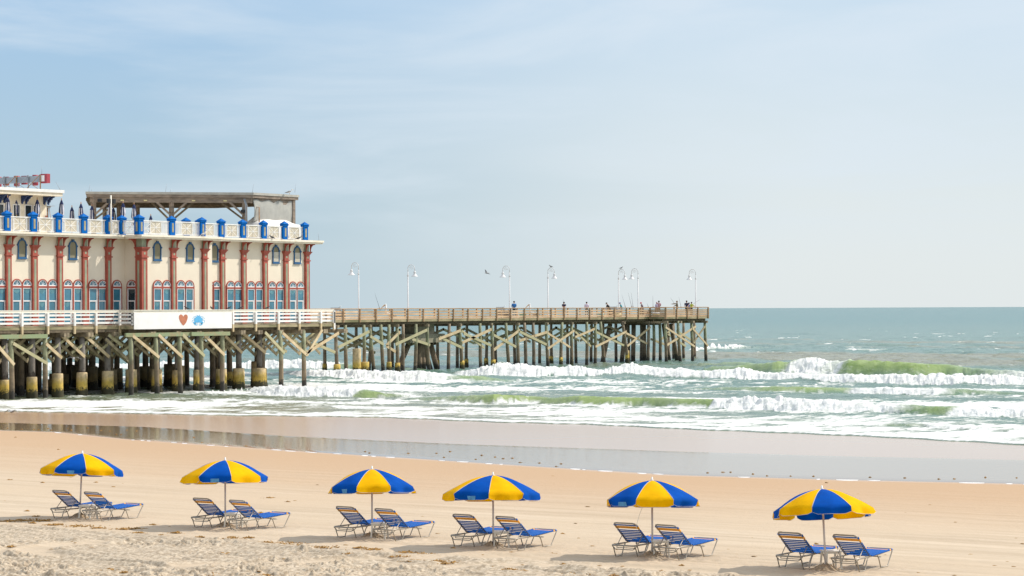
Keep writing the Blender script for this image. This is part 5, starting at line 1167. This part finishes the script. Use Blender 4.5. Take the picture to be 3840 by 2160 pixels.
def person(px, py_top, r_, yaw, label, shirt, pants, skin='skin', hair='hair', lean=0, arm_l=(-.15, .25, 1.05), arm_r=(.15, .25, 1.05), cap=None, brim=False, long_sleeve=False, ht=None, zb=None, shorts=False):
    q = on_r(px, r_); ztop = z_at(px, py_top, r_); zb = ZP if zb is None else zb
    H_ = ht or min(1.9, max(1.5, (ztop-zb)/max(.6, math.cos(lean)*.45+.55)))
    k = H_/1.75; c = empty('person', (r_, q, zb), yaw, label, 'person'); c.scale = (k, k, k)
    def tl(p):     # lean the trunk about the hips
        x, y, z = p
        if z <= .95: return (x, y, z)
        a = lean; dz = z-.95; return (x, y*math.cos(a)+dz*math.sin(a), .95+dz*math.cos(a)-y*math.sin(a))
    pel = (0, 0, .95); chs = tl((0, 0, 1.33)); nk = tl((0, .0, 1.48)); hd = tl((0, .015, 1.60)); ht_ = tl((0, .01, 1.69))
    ch = [[(pel, .125), (tl((0, 0, 1.12)), .115), (chs, .135), (tl((0, 0, 1.43)), .085), (nk, .05), (tl((0, .01, 1.54)), .065), (hd, .088), (ht_, .06)]]
    arms = []
    for sgn, hand in ((-1, arm_l), (1, arm_r)):
        sh = Vector(tl((sgn*.19, 0, 1.40))); hv = Vector(tl(hand) if hand[2] > .95 and lean else hand); mid = (sh+hv)/2; dv = hv-sh; bend = Vector((sgn*.08, -.10, -.06))
        el = mid+bend*max(0, (1-dv.length/.62))*2.2; hv2 = hv+(hv-el).normalized()*.08
        arms.append((tuple(sh), tuple(el), tuple(hv), tuple(hv2)))
        ch.append([(chs, .135), (tuple(sh), .055), (tuple(el), .043), (tuple(hv), .030), (tuple(hv2), .032)])
        dr = (hv-el).normalized(); sd_ = dr.cross(Vector((0, 0, 1)))
        sd_ = sd_.normalized() if sd_.length > .05 else Vector((1, 0, 0)); up = sd_.cross(dr)
        for f in range(4): b0 = hv2+sd_*(f-1.5)*.018+dr*.02; ch.append([(tuple(hv2), .032), (tuple(b0), .010), (tuple(b0+dr*.035-up*.005), .009), (tuple(b0+dr*.05-up*.03), .008)])
        th = hv2-dr*.03+sd_*.04*-sgn; ch.append([(tuple(hv2), .032), (tuple(th+dr*.03), .010), (tuple(th+dr*.06), .009)])
    for sgn in (-1, 1):
        ch.append([(pel, .125), ((sgn*.095, 0, .86), .088), ((sgn*.11, .02, .50), .060), ((sgn*.115, 0, .10), .042), ((sgn*.12, .02, .045), .04), ((sgn*.125, .15, .035), .035)])
    skin_mesh('body', ch, M[skin], c)
    sc_ = [[(tl((0, 0, .90)), .150), (tl((0, 0, 1.12)), .140), (chs, .158), (tl((0, 0, 1.43)), .085)]]
    for a in arms:
        e = a[2] if long_sleeve else tuple(Vector(a[0]).lerp(Vector(a[1]), .75)); sc_.append([(chs, .158), (a[0], .078), (a[1], .062)]+([(a[2], .048)] if long_sleeve else []) if long_sleeve else [(chs, .158), (a[0], .078), (e, .066)])
    skin_mesh('shirt', sc_, M[shirt], c)
    pc = [[(pel, .140), (tl((0, 0, 1.0)), .135)]]
    for sgn in (-1, 1): pc.append([(pel, .140), ((sgn*.095, 0, .86), .102), ((sgn*.11, .02, .52), .078)]+([] if shorts else [((sgn*.115, 0, .12), .058)]))
    skin_mesh('trousers', pc, M[pants], c)
    b = MB(); prof = [(.100, -.02), (.104, .03), (.085, .085), (.045, .115), (0, .122)]; hz = Vector(hd)
    b.lathe(prof, (0, 0, 0), 14)
    if cap and brim: b.lathe([(.0, -.018), (.16, -.022), (.16, -.010), (.0, -.008)], (0, 0, 0), 14)
    elif cap: b.add([(-.07, .08, -.01), (.07, .08, -.01), (.05, .19, -.025), (-.05, .19, -.025), (-.07, .08, .0), (.07, .08, .0), (.05, .19, -.015), (-.05, .19, -.015)], [(3, 2, 1, 0), (4, 5, 6, 7), (0, 1, 5, 4), (1, 2, 6, 5), (2, 3, 7, 6), (3, 0, 4, 7)])
    hh = b.build('cap' if cap else 'hair', M[cap or hair], c); hh.location = hz+Vector((0, -.005, .015)); hh.rotation_euler = (-lean, 0, 0)
    fb = MB(); fb.tube([(-.035, .092, 0), (.035, .092, 0)], .009, 6); fb.add([(-.012, .085, -.02), (.012, .085, -.02), (0, .118, -.035), (0, .09, .01)], [(0, 1, 2), (0, 2, 3), (1, 3, 2)]); fb.tube([(-.022, .088, -.062), (.022, .088, -.062)], .006, 5)
    fo = fb.build('face_features', M['skin_dark'], c); fo.location = hz; fo.rotation_euler = (-lean, 0, 0)
    return c
for n_, c_ in dict(blue_jacket=(.02, .15, .42), navy_tee=(.02, .025, .07), white_hood=(.62, .55, .66), black_shirt=(.04, .035, .035), teal_shirt=(.08, .35, .42), grey_purple=(.16, .13, .17), lavender=(.42, .40, .55), mauve=(.42, .27, .31), olive=(.16, .14, .09), hi_vis=(.55, .65, .06), pale_blue=(.20, .26, .62), khaki=(.28, .22, .15), dark_pants=(.025, .025, .035), red_cap=(.55, .05, .09), blue_cap=(.10, .13, .35), green_cap=(.08, .08, .05), pink_cap=(.42, .24, .30), straw=(.34, .24, .14)).items(): M[n_] = cloth(n_, c_)
B = YAW   # facing away from the camera
person(1928, 1128, -151.0, .9, 'person in a bright blue jacket seen from behind beside a white lamp', 'blue_jacket', 'dark_pants', arm_l=(-.14, .22, 1.08), arm_r=(.14, .22, 1.08), long_sleeve=True)
person(2115, 1131, -151.2, B+PI, 'person in a navy T-shirt facing the beach and holding a rod', 'navy_tee', 'khaki', arm_l=(-.05, .26, 1.12), arm_r=(.12, .28, 1.15), shorts=True)
person(2200, 1131, -152.0, B+.1, 'person in a white and pink hooded top seen from behind', 'white_hood', 'dark_pants', long_sleeve=True)
person(2286, 1134, -150.9, B+1.3, 'person in black with a dark cap bending forward to the left over the rail', 'black_shirt', 'dark_pants', lean=.55, cap='green_cap', arm_l=(-.2, .55, 1.0), arm_r=(.2, .50, 1.0), ht=1.78)
person(2332, 1133, -153.0, B+1.4, 'person in a teal shirt and blue cap bowing their head', 'teal_shirt', 'khaki', lean=.35, cap='blue_cap', ht=1.75)
person(2411, 1132, -151.6, B+1.3, 'person in a red cap and dark shirt leaning forward', 'grey_purple', 'dark_pants', lean=.35, cap='red_cap', ht=1.75)
person(2459, 1132, -152.2, B-1.2, 'person in a pale lavender shirt and dusky cap leaning on the rail', 'lavender', 'khaki', lean=.2, cap='pink_cap', ht=1.75, long_sleeve=True)
person(2471, 1126, -152.6, B+.2, 'person in a mauve shirt standing upright right of the one in lavender', 'mauve', 'khaki', shorts=True, skin='skin_dark')
person(2539, 1127, -150.4, B+1.45, 'person in an olive shirt and sun hat reaching an arm out to the left', 'olive', 'dark_pants', cap='straw', brim=True, arm_l=(-.12, .58, 1.36), arm_r=(.16, .34, 1.12), long_sleeve=True)
person(2575, 1126, -150.3, B+PI-.3, 'person in a dark navy T-shirt standing near the last lamp', 'navy_tee', 'dark_pants')
person(2584, 1132, -150.9, B, 'person in pale blue mostly hidden between the navy and yellow shirts', 'pale_blue', 'khaki', ht=1.66)
person(2593, 1131, -150.2, B-.9, 'person in a bright yellow-green top holding a rod toward the sea', 'hi_vis', 'dark_pants', arm_l=(.02, .35, 1.20), arm_r=(.20, .40, 1.22), ht=1.72)
# ================================================================ FISHING RODS
def frod(p0, p1, label, r_):
    (x0, y0), (x1, y1) = p0, p1; a = Vector((r_, on_r(x0, r_, y0), z_at(x0, y0, r_))); b = Vector((r_, on_r(x1, r_, y1), z_at(x1, y1, r_)))
    c = empty('fishing_rod', (0, 0, 0), 0, label, 'fishing rod', 'rods along the pier rail'); d = (b-a)
    m = MB(); m.tube([a-d*.1, a, a+d*.5+Vector((0, 0, .0)), b], [.024, .02, .012, .006], 6); m.build('blank', M['black'], c)
    m = MB(); q = a+d*.08; m.tube([q+Vector((-.05, 0, -.04)), q+Vector((.03, .03, -.08))], .045, 8); m.build('reel', M['rust'], c)
frod((1424, 1158), (1405, 1098), 'lone thin rod leaning left over the rail between the first two lamps', -150.2)
frod((2113, 1150), (2112, 1122), 'upright rod held by the person in the navy T-shirt', -151.0)
frod((2345, 1150), (2332, 1106), 'rod leaning left just right of the lamp beside the teal shirt', -151.5)
frod((2369, 1152), (2356, 1099), 'longer rod of the close pair between two lamps, leaning more', -151.5)
frod((2374, 1152), (2367, 1098), 'steeper rod of the close pair between two lamps', -151.2)
frod((2431, 1150), (2426, 1137), 'short rod tip showing right of the red cap', -151.0)
frod((2449, 1150), (2448, 1108), 'nearly vertical rod left of the person in lavender', -151.0)
frod((2529, 1138), (2514, 1116), 'rod slanting left held up by the person in the sun hat', -150.3)
frod((2554, 1152), (2545, 1113), 'rod leaning against the rail right of the sun hat', -150.2)
frod((2595, 1143), (2627, 1122), 'rod slanting right over the sea from the yellow-green top', -150.0)
# ================================================================ THINGS ON THE PIER DECK
def cooler(px, r_, col, lab, zb=ZP, s_=1):
    q = on_r(px, r_); c = empty('cooler_box', (r_, q, zb), .1, lab, 'cooler', None)
    m = MB(); m.lathe([(.40*s_, 0), (.43*s_, .03), (.45*s_, .34)], n=4); m.build('bin', col, c)
    m = MB(); m.lathe([(.47*s_, .345), (.47*s_, .39), (.40*s_, .42)], n=4); m.build('lid', M['vinyl'], c)
M['teal_b'] = mat('teal_plastic', (.02, .30, .32), .4); M['green_b'] = mat('green_plastic', (.05, .42, .28), .4); M['grey_b'] = mat('grey_plastic', (.18, .18, .19), .5)
cooler(1960, -150.9, M['green_b'], 'green cooler on the deck right of the blue jacket'); cooler(2252, -151.4, M['teal_b'], 'teal cooler between the white hooded top and the black shirt', s_=1.1)
cooler(2318, -151.2, M['amber'], 'yellowish cooler under the person in teal'); cooler(2460, -150.5, M['amber'], 'yellow cooler at the feet of the person in lavender', s_=1.1); cooler(1905, -150.8, M['grey_b'], 'grey cooler left of the blue jacket')
def station(px, r_, lab):
    q = on_r(px, r_); c = empty('cleaning_station', (r_, q, ZP), 0, lab, 'work table')
    m = MB(); m.box(-.35, .35, -.75, .75, .86, .92); m.box(-.35, -.31, -.75, .75, .92, 1.16); m.build('table_top', M['steel'], c)
    for a in (-.3, .3):
        for b_ in (-.68, .68): m = MB(); m.box(a-.05, a+.05, b_-.05, b_+.05, 0, .858); m.build('leg', M['rail_post'], c)
    m = MB(); m.box(-.28, .28, -.6, .6, .25, .62); m.build('bin', M['grey_b'], c)
    m = MB(); m.tube([(-.2, .5, .92), (-.2, .5, 1.25), (0, .5, 1.3)], .03, 6); m.build('tap', M['vinyl'], c)
station(1268, -150.9, 'dark-topped cleaning table behind the rail next to the white railing'); station(1885, -151.1, 'grey cleaning table behind the rail left of the third lamp')
station(2310, -151.9, 'grey cleaning table behind the rail under the bird lamp of the pair')
# ================================================================ BIRDS
def bird(name, loc, yaw, label, m1, m2, wings=0, s_=1.0, up=1.0, bill='bill', cat='bird', neck=.0):
    c = empty(name, loc, yaw, label, cat)
    c.scale = (s_,)*3
    prof = [(0, -.26), (.03, -.22), (.07, -.12), (.085, 0), (.07, .10), (.04, .16), (0, .19)]
    b = MB(); vs = []; n = 10; tiltb = .35 if not wings else 0
    for r_, t_ in prof:
        for k in range(n): x = r_*math.cos(2*PI*k/n); z = r_*.9*math.sin(2*PI*k/n)+.0; vs.append((x, t_*math.cos(tiltb)-z*math.sin(tiltb)*.3, .17+z+t_*math.sin(tiltb)))
    b.add(vs, [(j*n+k, j*n+(k+1) % n, (j+1)*n+(k+1) % n, (j+1)*n+k) for j in range(len(prof)-1) for k in range(n)], 0, True)
    hz = .17+(.16*math.sin(tiltb)+.09 if not wings else .02)+neck; hy = .19
    if neck: b.tube([(0, .12, .2), (0, .22, .3), (0, .17, .17+neck*.75), (0, hy, hz)], [.06, .05, .04, .045], 8)
    b.lathe([(0, -.055), (.04, -.035), (.05, 0), (.038, .04), (0, .052)], (0, hy, hz), 10)
    b.add([(-.035, -.24, .17-tiltb*.22), (.035, -.24, .17-tiltb*.22), (.05, -.40, .155-tiltb*.42), (-.05, -.40, .155-tiltb*.42), (0, -.24, .20-tiltb*.2)], [(0, 1, 2, 3), (1, 0, 4), (4, 3, 2), (0, 3, 4), (1, 4, 2)])
    b.build('body', M[m1], c)
    m = MB(); bl = .07 if not neck else .30; m.tube([(0, hy+.035, hz), (0, hy+.04+bl*(1 if not neck else .75), hz-(.015 if not neck else bl*.7))], [.016 if not neck else .03, .005], 6); m.build('bill', M[bill], c)
    if wings:
        for q in (-1, 1):
            el, tp = (q*.22, .06, .17+wings[0 if q < 0 else 1][0]), (q*.48, -.08, .17+wings[0 if q < 0 else 1][1])
            m = MB(); a = [(q*.04, .09, .19), (q*.04, -.10, .19), (el[0], el[1]-.17, el[2]), tp, (el[0], el[1]+.02, el[2])]
            m.add(a+[(x, y, z-.014) for x, y, z in a], [(0, 1, 2, 4), (4, 2, 3), (5, 9, 7, 6), (9, 8, 7), (0, 4, 9, 5), (4, 3, 8, 9), (3, 2, 7, 8), (2, 1, 6, 7), (1, 0, 5, 6)], 0, True); m.build('wing', M[m2], c)
    else:
        for q in (-1, 1):
            m = MB(); m.tube([(q*.075, .10, .21), (q*.088, -.03, .19), (q*.06, -.2, .15-tiltb*.1), (q*.02, -.32, .11)], [.03, .045, .035, .008], 8); m.build('wing', M[m2], c)
            m = MB(); m.tube([(q*.03, 0, .12), (q*.03, .01, 0), (q*.03, .05, .005)], [.012, .009, .006], 5); m.build('leg', M[bill], c)
    return c
def at_px(px, py, D):
    a, d = lvl(px, py); x, y = rs(a, D); return (x, y, EYE-d*D/F)
bird('gull', at_px(1826, 1030, 235), B+2.2, 'gull gliding with one wing raised in the sky between two lamps', 'feather_grey', 'feather_dark', wings=((-.05, -.14), (.22, .42)), s_=.95)
bird('gull', at_px(277, 1354, 165), B+.1, 'gull flying low under the casino deck with arched wings', 'feather_grey', 'feather_grey', wings=((.10, -.05), (.10, -.05)), s_=1.1)
bird('gull', at_px(46, 1554, 148), B-.3, 'gull skimming the wet sand at the far left edge of the surf', 'feather_grey', 'feather_grey', wings=((.10, -.07), (.10, -.07)), s_=1.1)
r_, q, lf = lampxy[3]; bird('perched_bird', (r_+.4, q, ZP+5.71), B+PI/2+.3, 'dark bird perched on the lamp near the middle of the pier', 'feather_dark', 'feather_dark', s_=.8)
r_, q, lf = lampxy[4]; bird('perched_bird', (r_+.4, q, ZP+5.71), B-PI/2, 'dark bird perched on the left lamp of the facing pair', 'feather_dark', 'feather_dark', s_=.8)
q = at_top(1088, 727, 16.34); bird('gull', (q[0]-.1, q[1], 16.325), B-PI/2+.2, 'pale gull standing on the corner of the pavilion roof', 'feather_white', 'feather_grey', s_=1.2)
q = on_r(764, R3E-.15); bird('gull', (R3E-.15, q, ZL+.002), B-.6, 'white gull standing on the terrace ledge below a blue post', 'feather_white', 'feather_grey', s_=1.1)
for px, lab, yw in ((1020, 'dark bird on the ledge below the third railing bay from its sea end', .9), (1122, 'dark bird on the ledge beside the last blue post', -1.3)):
    q = on_r(px, R4E-.12); bird('perched_bird', (R4E-.12, q, ZL+.002), B+yw, lab, 'feather_dark', 'feather_dark', s_=1.0)
for k, (px, yw, lab) in enumerate(((700, 1.5, 'black bird on the cap board above the crab emblem'), (793, 2.9, 'black bird on the cap board between the crab and the right end of the board'), (859, -1.5, 'black bird on the cap board at the right end of the banner'), (904, -1.2, 'black bird on the white railing just right of the banner'), (1003, -1.4, 'black bird farthest right on the white railing'))):
    r_ = RD3+.05; q = on_r(px, r_); bird('perched_bird', (r_, q, 6.518), B+yw, lab, 'feather_dark', 'feather_dark', s_=.8)
for px, lab in ((1462, 'pelican with a white neck behind the rail between the first two lamps'), (2001, 'pelican with a pale head behind the rail right of the blue jacket')):
    r_ = -151.2; q = on_r(px, r_); bird('pelican', (r_, q, ZP), B+PI/2, lab, 'feather_white', 'feather_grey', s_=2.3, neck=.30, cat='pelican')
